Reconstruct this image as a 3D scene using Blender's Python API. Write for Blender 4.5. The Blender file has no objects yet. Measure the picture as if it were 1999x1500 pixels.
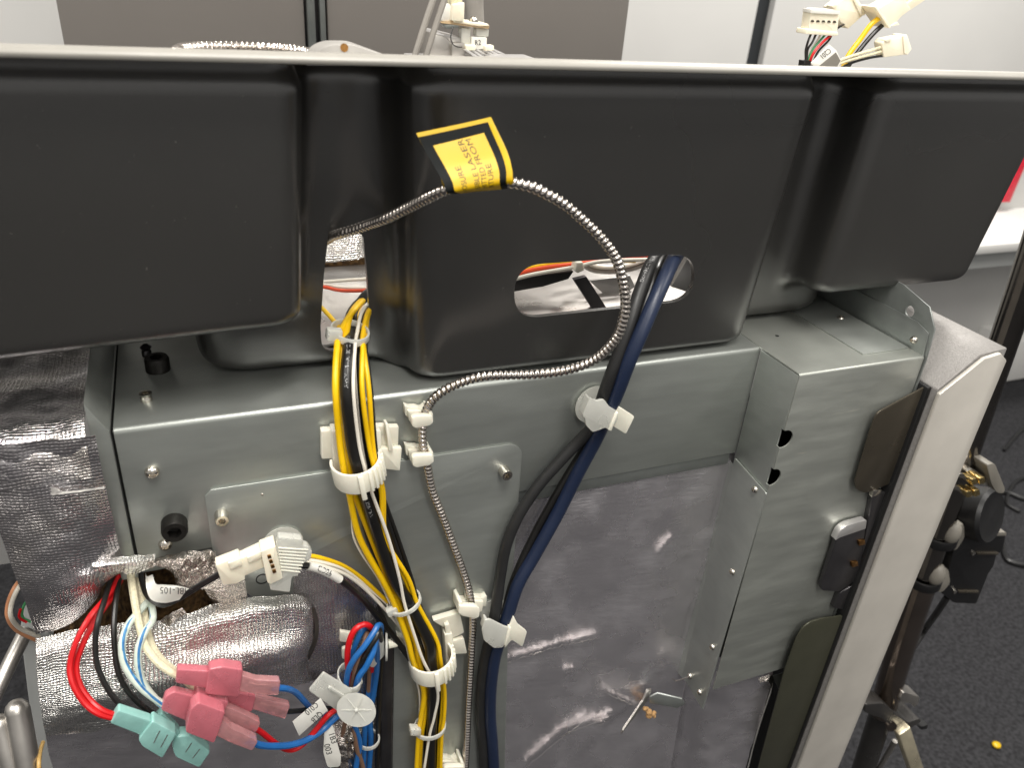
import bpy, bmesh, math, random
import numpy as np
from mathutils import Vector, Matrix, noise
SC = bpy.context.scene
COL = SC.collection
random.seed(7)
rng = np.random.RandomState(3)
# ------------------------------------------------------------------ camera
# Machine axes: X along the back of the machine, Y into it, Z up; metres.
FOC, CX, CY = 1555.0, 999.5, 750.0
def _u(v): return v / np.linalg.norm(v)
_dX = _u(np.array([5050 - CX, 226 - CY, FOC]))
_dD = _u(np.array([771 - CX, 3593 - CY, FOC])); _dD = _u(_dD - _dX * np.dot(_dD, _dX))
RW = np.stack([_dX, np.cross(-_dD, _dX), -_dD])      # rows: world axes seen from the camera
CAM = np.array([-0.13297, -0.41757, 1.19551])
cd = bpy.data.cameras.new('camera'); co = bpy.data.objects.new('camera', cd); COL.objects.link(co)
cd.sensor_width = 36.0; cd.sensor_fit = 'HORIZONTAL'; cd.lens = FOC / 1999.0 * 36.0
cd.clip_start = 0.02; cd.clip_end = 60.0
cd.dof.use_dof = True; cd.dof.focus_distance = 0.56; cd.dof.aperture_fstop = 11.0
r_, d_, f_ = RW[:, 0], RW[:, 1], RW[:, 2]
co.matrix_world = Matrix(((r_[0], -d_[0], -f_[0], CAM[0]), (r_[1], -d_[1], -f_[1], CAM[1]), (r_[2], -d_[2], -f_[2], CAM[2]), (0, 0, 0, 1)))
SC.camera = co
# ------------------------------------------------------------------ world, lamps, exposure
w = bpy.data.worlds.new("World"); SC.world = w; w.use_nodes = True
w.node_tree.nodes['Background'].inputs[0].default_value = (0.50, 0.485, 0.465, 1)
w.node_tree.nodes['Background'].inputs[1].default_value = 0.72
SC.view_settings.view_transform = 'Standard'; SC.view_settings.look = 'None'
SC.view_settings.exposure = 0.35; SC.view_settings.gamma = 1.0
def lamp(x, y, z, sx, sy, e):
    l = bpy.data.lights.new('ceiling_light', 'AREA'); l.shape = 'RECTANGLE'; l.size = sx; l.size_y = sy
    l.energy = e; l.color = (1.0, 0.965, 0.91)
    o = bpy.data.objects.new('ceiling_light', l); o.location = (x, y, z); COL.objects.link(o)
lamp(-0.15, -0.75, 2.7, 0.6, 1.2, 36)
lamp(1.7, -0.6, 2.7, 0.6, 1.2, 26)
lamp(-1.7, -0.3, 2.7, 0.6, 1.2, 26)
lamp(1.5, 0.9, 2.7, 0.5, 0.3, 46)
lamp(0.2, -2.4, 2.7, 0.6, 1.2, 26)
# ------------------------------------------------------------------ pixel rays meet real planes
def ray(px, py): return RW @ (np.array([px - CX, py - CY, FOC]) / FOC)
def at(px, py, Y=None, X=None, Z=None):
    r = ray(px, py)
    k = (Y - CAM[1]) / r[1] if Y is not None else ((X - CAM[0]) / r[0] if X is not None else (Z - CAM[2]) / r[2])
    return Vector(CAM + r * k)
def scl(p): return float(np.dot(np.array(p) - CAM, f_)) / FOC      # metres per photo pixel at p
def lin(r, g, b):
    f = lambda c: (c / 255 / 12.92) if c <= 10 else ((c / 255 + 0.055) / 1.055) ** 2.4
    return (f(r), f(g), f(b), 1)
# ------------------------------------------------------------------ materials
def nd(nt, t, **k):
    n = nt.nodes.new(t)
    for a, b in k.items(): setattr(n, a, b)
    return n
def mat(name, rgb, rough=0.5, metal=0.0, var=0.12, vscale=60, bump=0.0, bscale=300, stretch=(1, 1, 1), rvar=0.08, trans=0.0, coat=0.0, spec=0.5, sss=0.0, rgb2=None, scratch=False, dust=None):
    m = bpy.data.materials.new(name); m.use_nodes = True; nt = m.node_tree; L = nt.links.new
    b = nt.nodes['Principled BSDF']
    b.inputs['Metallic'].default_value = metal; b.inputs['Specular IOR Level'].default_value = spec
    b.inputs['Transmission Weight'].default_value = trans; b.inputs['Coat Weight'].default_value = coat
    if sss: b.inputs['Subsurface Weight'].default_value = sss; b.inputs['Subsurface Radius'].default_value = (0.004, 0.003, 0.003); b.inputs['Subsurface Scale'].default_value = 1.0
    tc = nd(nt, 'ShaderNodeTexCoord'); mp = nd(nt, 'ShaderNodeMapping'); mp.inputs['Scale'].default_value = stretch
    L(tc.outputs['Object'], mp.inputs[0])
    n1 = nd(nt, 'ShaderNodeTexNoise'); n1.inputs['Scale'].default_value = vscale; n1.inputs['Detail'].default_value = 6; L(mp.outputs[0], n1.inputs['Vector'])
    c = lin(*rgb); c2 = lin(*rgb2) if rgb2 else None
    mx = nd(nt, 'ShaderNodeMix', data_type='RGBA')
    lo = tuple(max(0, v * (1 - var)) for v in c[:3]) + (1,); hi = c2 or (tuple(min(1, v * (1 + var)) for v in c[:3]) + (1,))
    mx.inputs[6].default_value = lo; mx.inputs[7].default_value = hi
    rp = nd(nt, 'ShaderNodeMapRange'); rp.inputs[1].default_value = 0.32; rp.inputs[2].default_value = 0.68
    L(n1.outputs['Fac'], rp.inputs[0]); L(rp.outputs[0], mx.inputs[0]); L(mx.outputs[2], b.inputs['Base Color'])
    n2 = nd(nt, 'ShaderNodeTexNoise'); n2.inputs['Scale'].default_value = vscale * 0.37; n2.inputs['Detail'].default_value = 4; L(mp.outputs[0], n2.inputs['Vector'])
    rr = nd(nt, 'ShaderNodeMapRange'); rr.inputs[1].default_value = 0.3; rr.inputs[2].default_value = 0.7
    rr.inputs[3].default_value = max(0.02, rough - rvar); rr.inputs[4].default_value = min(1, rough + rvar)
    L(n2.outputs['Fac'], rr.inputs[0]); L(rr.outputs[0], b.inputs['Roughness'])
    if scratch:
        m2 = nd(nt, 'ShaderNodeMapping'); m2.inputs['Scale'].default_value = (34, 34, 190); m2.inputs['Rotation'].default_value = (0, -0.16, 0); L(tc.outputs['Object'], m2.inputs[0])
        ns = nd(nt, 'ShaderNodeTexNoise'); ns.inputs['Scale'].default_value = 1.0; ns.inputs['Detail'].default_value = 3; L(m2.outputs[0], ns.inputs['Vector'])
        rs = nd(nt, 'ShaderNodeMapRange'); rs.inputs[1].default_value = 0.68; rs.inputs[2].default_value = 0.95; L(ns.outputs['Fac'], rs.inputs[0])
        m3 = nd(nt, 'ShaderNodeMix', data_type='RGBA'); L(rs.outputs[0], m3.inputs[0]); L(mx.outputs[2], m3.inputs[6]); m3.inputs[7].default_value = lin(226, 222, 206); L(m3.outputs[2], b.inputs['Base Color'])
    if dust:
        nu_ = nd(nt, 'ShaderNodeTexNoise'); nu_.inputs['Scale'].default_value = 420; nu_.inputs['Detail'].default_value = 2; L(tc.outputs['Object'], nu_.inputs['Vector'])
        ru = nd(nt, 'ShaderNodeMapRange'); ru.inputs[1].default_value = 0.74; ru.inputs[2].default_value = 0.80; L(nu_.outputs['Fac'], ru.inputs[0])
        m4 = nd(nt, 'ShaderNodeMix', data_type='RGBA'); L(ru.outputs[0], m4.inputs[0]); L(mx.outputs[2], m4.inputs[6]); m4.inputs[7].default_value = lin(*dust); L(m4.outputs[2], b.inputs['Base Color'])
    if bump:
        n3 = nd(nt, 'ShaderNodeTexNoise'); n3.inputs['Scale'].default_value = bscale; n3.inputs['Detail'].default_value = 5; L(mp.outputs[0], n3.inputs['Vector'])
        bp = nd(nt, 'ShaderNodeBump'); bp.inputs['Strength'].default_value = min(1, bump); bp.inputs['Distance'].default_value = 0.001
        L(n3.outputs['Fac'], bp.inputs['Height']); L(bp.outputs[0], b.inputs['Normal'])
    return m
def math_(nt, op, a, b=None):
    n = nd(nt, 'ShaderNodeMath', operation=op)
    for i, v in enumerate((a, b)):
        if v is None: continue
        if isinstance(v, (int, float)): n.inputs[i].default_value = v
        else: nt.links.new(v, n.inputs[i])
    return n.outputs[0]
def foil_mat(name, rgb, weave=1.0, pitch=0.0011, crink=0.5, rough=0.2, cscale=60, stretch=(1, 1, 1), dirt=None, metal=1.0):
    m = bpy.data.materials.new(name); m.use_nodes = True; nt = m.node_tree; L = nt.links.new
    b = nt.nodes['Principled BSDF']; b.inputs['Metallic'].default_value = metal
    uv = nd(nt, 'ShaderNodeUVMap'); sp = nd(nt, 'ShaderNodeSeparateXYZ'); L(uv.outputs[0], sp.inputs[0])
    mp = nd(nt, 'ShaderNodeMapping'); mp.inputs['Scale'].default_value = stretch; L(uv.outputs[0], mp.inputs[0])
    n1 = nd(nt, 'ShaderNodeTexNoise'); n1.inputs['Scale'].default_value = cscale; n1.inputs['Detail'].default_value = 7; n1.inputs['Roughness'].default_value = 0.62; L(mp.outputs[0], n1.inputs['Vector'])
    big = nd(nt, 'ShaderNodeTexNoise'); big.inputs['Scale'].default_value = 22; big.inputs['Detail'].default_value = 3; L(uv.outputs[0], big.inputs['Vector'])
    h = math_(nt, 'MULTIPLY', n1.outputs['Fac'], crink)
    if weave:
        wob = nd(nt, 'ShaderNodeTexNoise'); wob.inputs['Scale'].default_value = 120; L(uv.outputs[0], wob.inputs['Vector'])
        wb = math_(nt, 'MULTIPLY', math_(nt, 'SUBTRACT', wob.outputs['Fac'], 0.5), 4.2)
        a = math_(nt, 'SINE', math_(nt, 'ADD', math_(nt, 'MULTIPLY', sp.outputs[0], math.pi / pitch), wb))
        c = math_(nt, 'SINE', math_(nt, 'ADD', math_(nt, 'MULTIPLY', sp.outputs[1], math.pi / (pitch * 0.85)), wb))
        ck = math_(nt, 'MULTIPLY', a, c)
        wv = math_(nt, 'ADD', math_(nt, 'MULTIPLY', ck, 0.22), math_(nt, 'POWER', math_(nt, 'MINIMUM', math_(nt, 'ABSOLUTE', a), math_(nt, 'ABSOLUTE', c)), 0.6))
        rg = nd(nt, 'ShaderNodeMapRange'); rg.inputs[1].default_value = 0.35; rg.inputs[2].default_value = 0.65; rg.inputs[3].default_value = 0.25; L(big.outputs['Fac'], rg.inputs[0])
        h = math_(nt, 'ADD', h, math_(nt, 'MULTIPLY', math_(nt, 'MULTIPLY', wv, rg.outputs[0]), weave * 0.2))
    bp = nd(nt, 'ShaderNodeBump'); bp.inputs['Strength'].default_value = 1.0; bp.inputs['Distance'].default_value = 0.001
    L(h, bp.inputs['Height']); L(bp.outputs[0], b.inputs['Normal'])
    rr = nd(nt, 'ShaderNodeMapRange'); rr.inputs[1].default_value = 0.3; rr.inputs[2].default_value = 0.7; rr.inputs[3].default_value = rough * 0.6; rr.inputs[4].default_value = rough * 1.6
    L(big.outputs['Fac'], rr.inputs[0]); L(rr.outputs[0], b.inputs['Roughness'])
    mx = nd(nt, 'ShaderNodeMix', data_type='RGBA'); mx.inputs[6].default_value = lin(*rgb); mx.inputs[7].default_value = lin(*(dirt or tuple(min(255, int(v * 1.06)) for v in rgb)))
    rg2 = nd(nt, 'ShaderNodeMapRange'); rg2.inputs[1].default_value = 0.45; rg2.inputs[2].default_value = 0.7; L(big.outputs['Fac'], rg2.inputs[0])
    L(rg2.outputs[0], mx.inputs[0]); L(mx.outputs[2], b.inputs['Base Color'])
    return m
M = {}
M['galv'] = mat('galvanized_steel', (174, 178, 173), 0.40, 0.72, 0.03, 90, 0.10, 1100, (0.5, 1, 2.5), rvar=0.07)
M['galv_dark'] = mat('dull_galvanized_steel', (144, 148, 145), 0.43, 0.7, 0.08, 70, 0.12, 900)
M['galv_scuff'] = mat('scuffed_galvanized_steel', (178, 181, 174), 0.42, 0.7, 0.04, 45, 0.10, 900, (1, 1, 5), rvar=0.12, scratch=True)
M['tray'] = mat('black_tray_plastic', (50, 49, 47), 0.26, 0, 0.10, 7, 0.10, 2600, rvar=0.06, spec=1.0, dust=(84, 82, 78)); M['tray'].node_tree.nodes['Principled BSDF'].inputs['IOR'].default_value = 1.62
M['lip'] = mat('lit_tray_rim_plastic', (150, 147, 140), 0.36, 0, 0.05, 30, 0.05, 1500)  # paler than the tray: bright reflection on the upward rim put into its colour
M['blackscrew'] = mat('black_oxide_steel', (38, 36, 34), 0.42, 0.6, 0.1, 400, 0.1, 900)
M['steel'] = mat('bright_steel', (214, 208, 198), 0.22, 1.0, 0.08, 200, 0.06, 900)
M['conduit'] = mat('armoured_hose_steel', (206, 198, 190), 0.20, 1.0, 0.1, 150)
M['white'] = mat('white_nylon', (232, 228, 212), 0.42, 0, 0.03, 120, 0.06, 500, sss=0.25)
M['clear'] = mat('translucent_nylon', (236, 236, 228), 0.32, 0, 0.03, 120, 0.05, 500, trans=0.45)
M['cream'] = mat('ivory_connector_plastic', (240, 232, 210), 0.40, 0, 0.03, 120, 0.04, 500, sss=0.2)
M['yellow'] = mat('yellow_wire_vinyl', (236, 190, 10), 0.36, 0, 0.06, 90, 0.04, 600)
M['black'] = mat('black_wire_vinyl', (24, 23, 22), 0.34, 0, 0.1, 90, 0.06, 600)
M['cable_black'] = mat('black_cable_jacket', (36, 36, 36), 0.42, 0, 0.1, 90, 0.08, 700)
M['wwhite'] = mat('white_wire_vinyl', (228, 222, 208), 0.40, 0, 0.04, 90, 0.04, 600)
M['creamw'] = mat('braided_cream_sleeve', (214, 206, 176), 0.62, 0, 0.12, 700, 0.7, 900, (1, 1, 1))
M['bluetr'] = mat('pale_braid', (206, 216, 204), 0.5, 0, 0.08, 300, 0.5, 900)
M['tracer'] = mat('blue_tracer_thread', (22, 96, 168), 0.5, 0, 0.2, 300, 0.5, 900, rgb2=(80, 150, 195))
M['red'] = mat('red_wire_vinyl', (196, 18, 24), 0.36, 0, 0.06, 90)
M['orange'] = mat('orange_red_wire_vinyl', (226, 84, 48), 0.36, 0, 0.06, 90)
M['blue'] = mat('blue_wire_vinyl', (34, 98, 164), 0.36, 0, 0.08, 90)
M['navy'] = mat('navy_cable_jacket', (27, 38, 62), 0.42, 0, 0.08, 60, 0.06, 600)
M['brown'] = mat('brown_wire_vinyl', (120, 92, 74), 0.42, 0, 0.08, 90)
M['green'] = mat('green_wire_vinyl', (70, 150, 96), 0.42, 0, 0.06, 90)
M['greycable'] = mat('grey_cable_jacket', (150, 145, 138), 0.5, 0, 0.06, 90)
M['pink'] = mat('pink_nylon', (214, 122, 134), 0.26, 0, 0.06, 140, 0.06, 400, trans=0.25, sss=0.1)
M['pinkclear'] = mat('clear_pink_nylon', (246, 182, 184), 0.18, 0, 0.10, 200, 0.3, 260, trans=0.65)
M['teal'] = mat('teal_nylon', (166, 220, 212), 0.20, 0, 0.06, 140, 0.10, 400, trans=0.28)
M['gold'] = mat('brass_contact', (168, 124, 74), 0.3, 1.0, 0.1, 400)
M['standgrey'] = mat('stand_grey_steel', (92, 90, 88), 0.32, 0.8, 0.08, 60)
M['brass'] = mat('polished_brass', (226, 200, 138), 0.28, 1.0, 0.1, 200)
M['tagyel'] = mat('yellow_tag_film', (204, 166, 1), 0.36, 0, 0.03, 60, 0.04, 250)
M['tagblk'] = mat('black_tag_print', (14, 17, 17), 0.5, 0, 0.1, 60, spec=0.12)
M['ink'] = mat('printed_ink', (58, 50, 14), 0.5, 0, 0.1, 300)
M['inkblk'] = mat('black_label_ink', (34, 34, 36), 0.5, 0, 0.1, 300)
M['inkgrey'] = mat('grey_jacket_print', (150, 150, 150), 0.5, 0, 0.2, 900)
M['paper'] = mat('white_label_film', (236, 234, 226), 0.34, 0, 0.03, 120, 0.05, 300, trans=0.1)
M['hinge'] = mat('dark_brown_painted_steel', (82, 76, 66), 0.30, 0.6, 0.06, 60, 0.06, 700)
M['olive'] = mat('dark_olive_painted_steel', (66, 66, 54), 0.4, 0.3, 0.06, 60, 0.06, 900)
M['hingegrey'] = mat('grey_hinge_steel', (96, 94, 96), 0.35, 0.9, 0.1, 80)
M['gapblack'] = mat('black_post_and_gap_shade', (14, 14, 14), 0.45, 0, 0.1, 60)  # post black, also painted in as the shade of gaps and holes
M['postwhite'] = mat('off_white_painted_steel', (204, 199, 190), 0.42, 0.45, 0.03, 50, 0.06, 1500)
M['postgrey'] = mat('textured_grey_paint', (136, 133, 130), 0.55, 0.2, 0.08, 500, 0.5, 1000)
M['carpet'] = mat('dark_carpet', (47, 47, 49), 0.95, 0, 0.40, 150, 1.0, 180, spec=0.1)
M['panel'] = mat('off_white_panel', (204, 203, 200), 0.5, 0, 0.02, 6)
M['panelgrey'] = mat('grey_lid_panel', (126, 121, 116), 0.38, 0.0, 0.04, 5, 0.05, 200)
M['darkseam'] = mat('dark_panel_gap', (34, 37, 40), 0.6, 0, 0.1, 20)
M['redbox'] = mat('red_plastic', (206, 16, 48), 0.4)
M['cabgrey'] = mat('grey_cabinet_paint', (176, 178, 176), 0.5, 0, 0.03, 20)
M['alu'] = mat('matt_aluminium', (196, 192, 186), 0.42, 1.0, 0.08, 40, 0.1, 200)
M['chrome'] = mat('chrome_tube', (132, 127, 121), 0.16, 1.0, 0.1, 30)
M['copper'] = mat('warm_reflective_tube', (150, 138, 128), 0.16, 1.0, 0.1, 30)
M['wool'] = mat('brown_mineral_wool', (70, 50, 32), 0.95, 0, 0.6, 240, 1.0, 500, rgb2=(126, 96, 58))
M['darkplastic'] = mat('dark_plastic', (17, 17, 18), 0.45, 0, 0.1, 60, 0.1, 500)
M['greyplastic'] = mat('grey_plastic', (120, 116, 108), 0.5, 0, 0.08, 60)
M['lightmetal'] = mat('pale_anodized_metal', (208, 206, 204), 0.38, 0.7, 0.05, 80, 0.08, 500)
M['innerplate'] = mat('pale_inner_sheet', (190, 186, 182), 0.33, 0.8, 0.06, 40, 0.3, 40, rvar=0.12)
M['pcb'] = mat('tan_board', (190, 164, 128), 0.5)
M['lugplastic'] = mat('grey_lug', (168, 165, 160), 0.45, 0.2)
M['foilA'] = foil_mat('woven_foil', (206, 202, 204), 1.25, 0.0021, 0.5, 0.16, 75, dirt=(204, 198, 192), metal=0.95)
M['foilB'] = foil_mat('woven_foil_bright', (240, 238, 234), 3.4, 0.0021, 1.5, 0.15, 90, metal=0.95)
M['foilC'] = foil_mat('crinkled_foil', (205, 197, 190), 0.0, 0.001, 2.2, 0.16, 130, (1, 2.2, 1))
M['foilF'] = foil_mat('smooth_foil', (226, 222, 226), 0.0, 0.001, 0.55, 0.24, 55, (1.2, 4.0, 1), metal=0.87)
M['foilCrease'] = foil_mat('bright_foil_crease', (244, 240, 234), 0.0, 0.001, 1.0, 0.2, 200, metal=0.7)
# ------------------------------------------------------------------ mesh helpers
class MB:
    def __init__(s): s.v = []; s.f = []; s.uv = None; s.smooth = False
    def add(s, vs, fs):
        o = len(s.v); s.v += [tuple(p) for p in vs]; s.f += [tuple(i + o for i in f) for f in fs]; return s
    def prism(s, pts, ext):
        n = len(pts); ext = Vector(ext); a = [Vector(p) for p in pts]
        nrm = sum(((a[i] - a[0]).cross(a[(i + 1) % n] - a[0]) for i in range(1, n - 1)), Vector())
        if nrm.dot(ext) > 0: a.reverse()
        return s.add(a + [p + ext for p in a], [tuple(range(n)), tuple(range(2 * n - 1, n - 1, -1))] + [(i, n + i, n + (i + 1) % n, (i + 1) % n) for i in range(n)])
    def box(s, lo, hi):
        return s.prism([(lo[0], lo[1], lo[2]), (hi[0], lo[1], lo[2]), (hi[0], lo[1], hi[2]), (lo[0], lo[1], hi[2])], (0, hi[1] - lo[1], 0))
    def obox(s, c, ax, ay, az):
        c, ax, ay, az = map(Vector, (c, ax, ay, az))
        return s.prism([c - ax - az - ay, c + ax - az - ay, c + ax + az - ay, c - ax + az - ay], 2 * ay)
    def lathe(s, base, axis, prof, n=20, hexfrom=None):
        A = Vector(axis).normalized(); X = A.orthogonal().normalized(); Y = A.cross(X); b = Vector(base); vs = []
        for k, (r, h) in enumerate(prof):
            for i in range(n):
                t = 2 * math.pi * i / n; q = r
                if hexfrom is not None and k >= hexfrom: q = r * math.cos(math.pi / 6) / math.cos((t % (math.pi / 3)) - math.pi / 6)
                vs.append(b + A * h + (X * math.cos(t) + Y * math.sin(t)) * q)
        fs = [(k * n + i, k * n + (i + 1) % n, (k + 1) * n + (i + 1) % n, (k + 1) * n + i) for k in range(len(prof) - 1) for i in range(n)]
        fs += [tuple(range(n - 1, -1, -1)), tuple(range((len(prof) - 1) * n, len(prof) * n))]
        return s.add(vs, fs)
    def tube(s, pts, r, n=10, rf=None):
        P = [Vector(p) for p in pts]; m = len(P); T = []
        for i in range(m): T.append((P[min(i + 1, m - 1)] - P[max(i - 1, 0)]).normalized())
        N = T[0].orthogonal().normalized(); vs = []; ln = 0.0
        for i in range(m):
            if i: ln += (P[i] - P[i - 1]).length
            N = (N - T[i] * N.dot(T[i])).normalized(); B = T[i].cross(N)
            for k in range(n):
                t = 2 * math.pi * k / n
                q = (r[i] if isinstance(r, (list, tuple)) else r) if rf is None else rf(ln, t)
                vs.append(P[i] + (N * math.cos(t) + B * math.sin(t)) * q)
        fs = [(i * n + k, i * n + (k + 1) % n, (i + 1) * n + (k + 1) % n, (i + 1) * n + k) for i in range(m - 1) for k in range(n)]
        fs += [tuple(range(n - 1, -1, -1)), tuple(range((m - 1) * n, m * n))]
        s.smooth = True
        return s.add(vs, fs)
    def band(s, c, axis, up, ra, rb, w, th, a0=0, a1=360, n=40, rib=0, ribh=0.0):
        # a strap round an axis: up = direction of angle 0
        A = Vector(axis).normalized(); U = Vector(up); U = (U - A * U.dot(A)).normalized(); S = A.cross(U); c = Vector(c); vs = []
        for i in range(n + 1):
            t = math.radians(a0 + (a1 - a0) * i / n); d = U * math.cos(t) * ra + S * math.sin(t) * rb; dn = d.normalized()
            e = th + (ribh if rib and (i // rib) % 2 else 0)
            vs += [c + d - A * w / 2, c + d + A * w / 2, c + d + dn * e + A * w / 2, c + d + dn * e - A * w / 2]
        fs = [(4 * i + k, 4 * i + (k + 1) % 4, 4 * i + 4 + (k + 1) % 4, 4 * i + 4 + k) for i in range(n) for k in range(4)]
        fs += [(3, 2, 1, 0), (4 * n, 4 * n + 1, 4 * n + 2, 4 * n + 3)]
        return s.add(vs, fs)
    def blob(s, c, r, seg=8):
        bm = bmesh.new(); bmesh.ops.create_icosphere(bm, subdivisions=2, radius=1)
        bm.verts.ensure_lookup_table()
        r = r if hasattr(r, '__len__') else (r, r, r)
        s.add([Vector(c) + Vector((v.co.x * r[0], v.co.y * r[1], v.co.z * r[2])) for v in bm.verts], [[v.index for v in f.verts] for f in bm.faces]); bm.free(); s.smooth = True
        return s
def catmull(pts, n=8):
    P = [Vector(p) for p in pts]; out = []
    P = [2 * P[0] - P[1]] + P + [2 * P[-1] - P[-2]]
    for i in range(1, len(P) - 2):
        a, b, c, d = P[i - 1:i + 3]
        for k in range(n):
            t = k / n; out.append(0.5 * ((2 * b) + (c - a) * t + (2 * a - 5 * b + 4 * c - d) * t * t + (3 * b - a - 3 * c + d) * t ** 3))
    out.append(P[-2]); return out
def resample(pts, step):
    P = [Vector(p) for p in pts]; out = [P[0]]; need = step
    for i in range(1, len(P)):
        a, b = P[i - 1], P[i]; L = (b - a).length; pos = need
        while pos <= L: out.append(a.lerp(b, pos / L)); pos += step
        need = pos - L
    return out
def base_of(o):
    p = Vector((0, 0, 0))
    while o: p += o.location; o = o.parent
    return p
def link(name, me, parent=None):
    o = bpy.data.objects.new(name, me); COL.objects.link(o)
    if parent: o.parent = parent
    return o
def obj(name, mb, m, parent=None, bevel=0.0, smooth=None, seg=2, angle=40, loc=None):
    off = base_of(parent) if parent else (Vector(loc) if loc is not None else Vector(np.mean(np.array(mb.v), axis=0)))
    me = bpy.data.meshes.new(name); me.from_pydata([tuple(Vector(v) - off) for v in mb.v], [], mb.f); me.update()
    bm = bmesh.new(); bm.from_mesh(me); bmesh.ops.recalc_face_normals(bm, faces=bm.faces) if mb.uv is None else None
    if bevel:
        es = [e for e in bm.edges if len(e.link_faces) == 2 and e.calc_face_angle(0) > math.radians(angle)]
        try: bmesh.ops.bevel(bm, geom=es, offset=bevel, segments=seg, profile=0.5, affect='EDGES', clamp_overlap=True)
        except Exception: pass
    bm.to_mesh(me); bm.free()
    sm = mb.smooth if smooth is None else smooth
    if sm or bevel:
        me.polygons.foreach_set('use_smooth', [True] * len(me.polygons)); me.set_sharp_from_angle(angle=math.radians(38))
    if mb.uv is not None:
        l = me.uv_layers.new(name='uv'); vi = np.zeros(len(me.loops), dtype=np.int32); me.loops.foreach_get('vertex_index', vi)
        l.data.foreach_set('uv', np.array(mb.uv, dtype=np.float32)[vi].ravel())
    me.materials.append(m if not isinstance(m, str) else M[m])
    o = link(name, me, parent)
    if not parent: o.location = off
    return o
def tag(o, label, cat, group=None, kind=None):
    o['label'] = label; o['category'] = cat
    if group: o['group'] = group
    if kind: o['kind'] = kind
    return o
def thing(name, label, cat, loc, group=None):
    o = bpy.data.objects.new(name, None); o.empty_display_size = 0.01; COL.objects.link(o); o.location = loc; return tag(o, label, cat, group)
def cut(o, mb):
    c = obj('cutter', mb, 'black', loc=(0, 0, 0)); md = o.modifiers.new('cut', 'BOOLEAN'); md.operation = 'DIFFERENCE'; md.object = c; md.solver = 'EXACT'
    c.location = (0, 0, 0); bpy.context.view_layer.update()
    me = bpy.data.meshes.new_from_object(o.evaluated_get(bpy.context.evaluated_depsgraph_get())); o.modifiers.clear(); old = o.data; o.data = me
    me.name = o.name; bpy.data.meshes.remove(old); cm = c.data; bpy.data.objects.remove(c); bpy.data.meshes.remove(cm)
    me.set_sharp_from_angle(angle=math.radians(38)); return o
def slab(poly, Y, th, mb=None):
    mb = mb or MB(); return mb.prism([at(x, y, Y=Y) for x, y in poly], (0, th, 0))
def rounded(poly, r, n=5):
    out = []; m = len(poly)
    for i in range(m):
        p0, p, p1 = (np.array(poly[(i + k) % m], float) for k in (-1, 0, 1)); ri = r[i] if hasattr(r, '__len__') else r
        a, b = p0 - p, p1 - p; la, lb = np.linalg.norm(a), np.linalg.norm(b); ri = min(ri, la * 0.499, lb * 0.499)
        if ri < 0.01: out.append(tuple(p)); continue
        s, e = p + a / la * ri, p + b / lb * ri
        for k in range(n + 1):
            t = k / n; out.append(tuple((1 - t) ** 2 * s + 2 * t * (1 - t) * p + t * t * e))
    return out
def path(pts, n=8): return catmull([at(x, y, Y=Y) for x, y, Y in pts], n)
def wire(name, pts, wpx, m, parent=None, n=9, sub=8, loc=None):
    P = path(pts, sub); r = wpx * 0.5 * scl(P[len(P) // 2]); return obj(name, MB().tube(P, r, n), m, parent, loc=loc)
def screw(name, p, axis, d, h, m, parent, sink=0.0005):
    r = d / 2; a = Vector(axis).normalized()
    prof = [(r, -sink), (r, h * 0.82), (r * 0.9, h), (r * 0.62, h)]
    n = 24; mb = MB(); A = a; X = A.orthogonal().normalized(); Yv = A.cross(X); b = Vector(p); vs = []
    prof2 = prof + [(r * 0.56, h), (r * 0.54, h * 0.35), (r * 0.05, h * 0.3)]
    for k, (q, hh) in enumerate(prof2):
        for i in range(n):
            t = 2 * math.pi * i / n; qq = q
            if 4 <= k <= 5: qq = q * math.cos(math.pi / 6) / math.cos((t % (math.pi / 3)) - math.pi / 6)
            vs.append(b + A * hh + (X * math.cos(t) + Yv * math.sin(t)) * qq)
    fs = [(k * n + i, k * n + (i + 1) % n, (k + 1) * n + (i + 1) % n, (k + 1) * n + i) for k in range(len(prof2) - 1) for i in range(n)]
    fs += [tuple(range(n - 1, -1, -1)), tuple(range((len(prof2) - 1) * n, len(prof2) * n))]
    mb.add(vs, fs); mb.smooth = True
    return obj(name, mb, m, parent)
def dome(name, p, axis, d, h, m, parent):
    r = d / 2; return obj(name, MB().lathe(p, axis, [(r, -0.0004), (r, h * 0.3), (r * 0.85, h * 0.7), (r * 0.5, h), (r * 0.42, h), (r * 0.36, h * 0.45), (0.0001, h * 0.4)], 18), m, parent, smooth=True)
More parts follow.
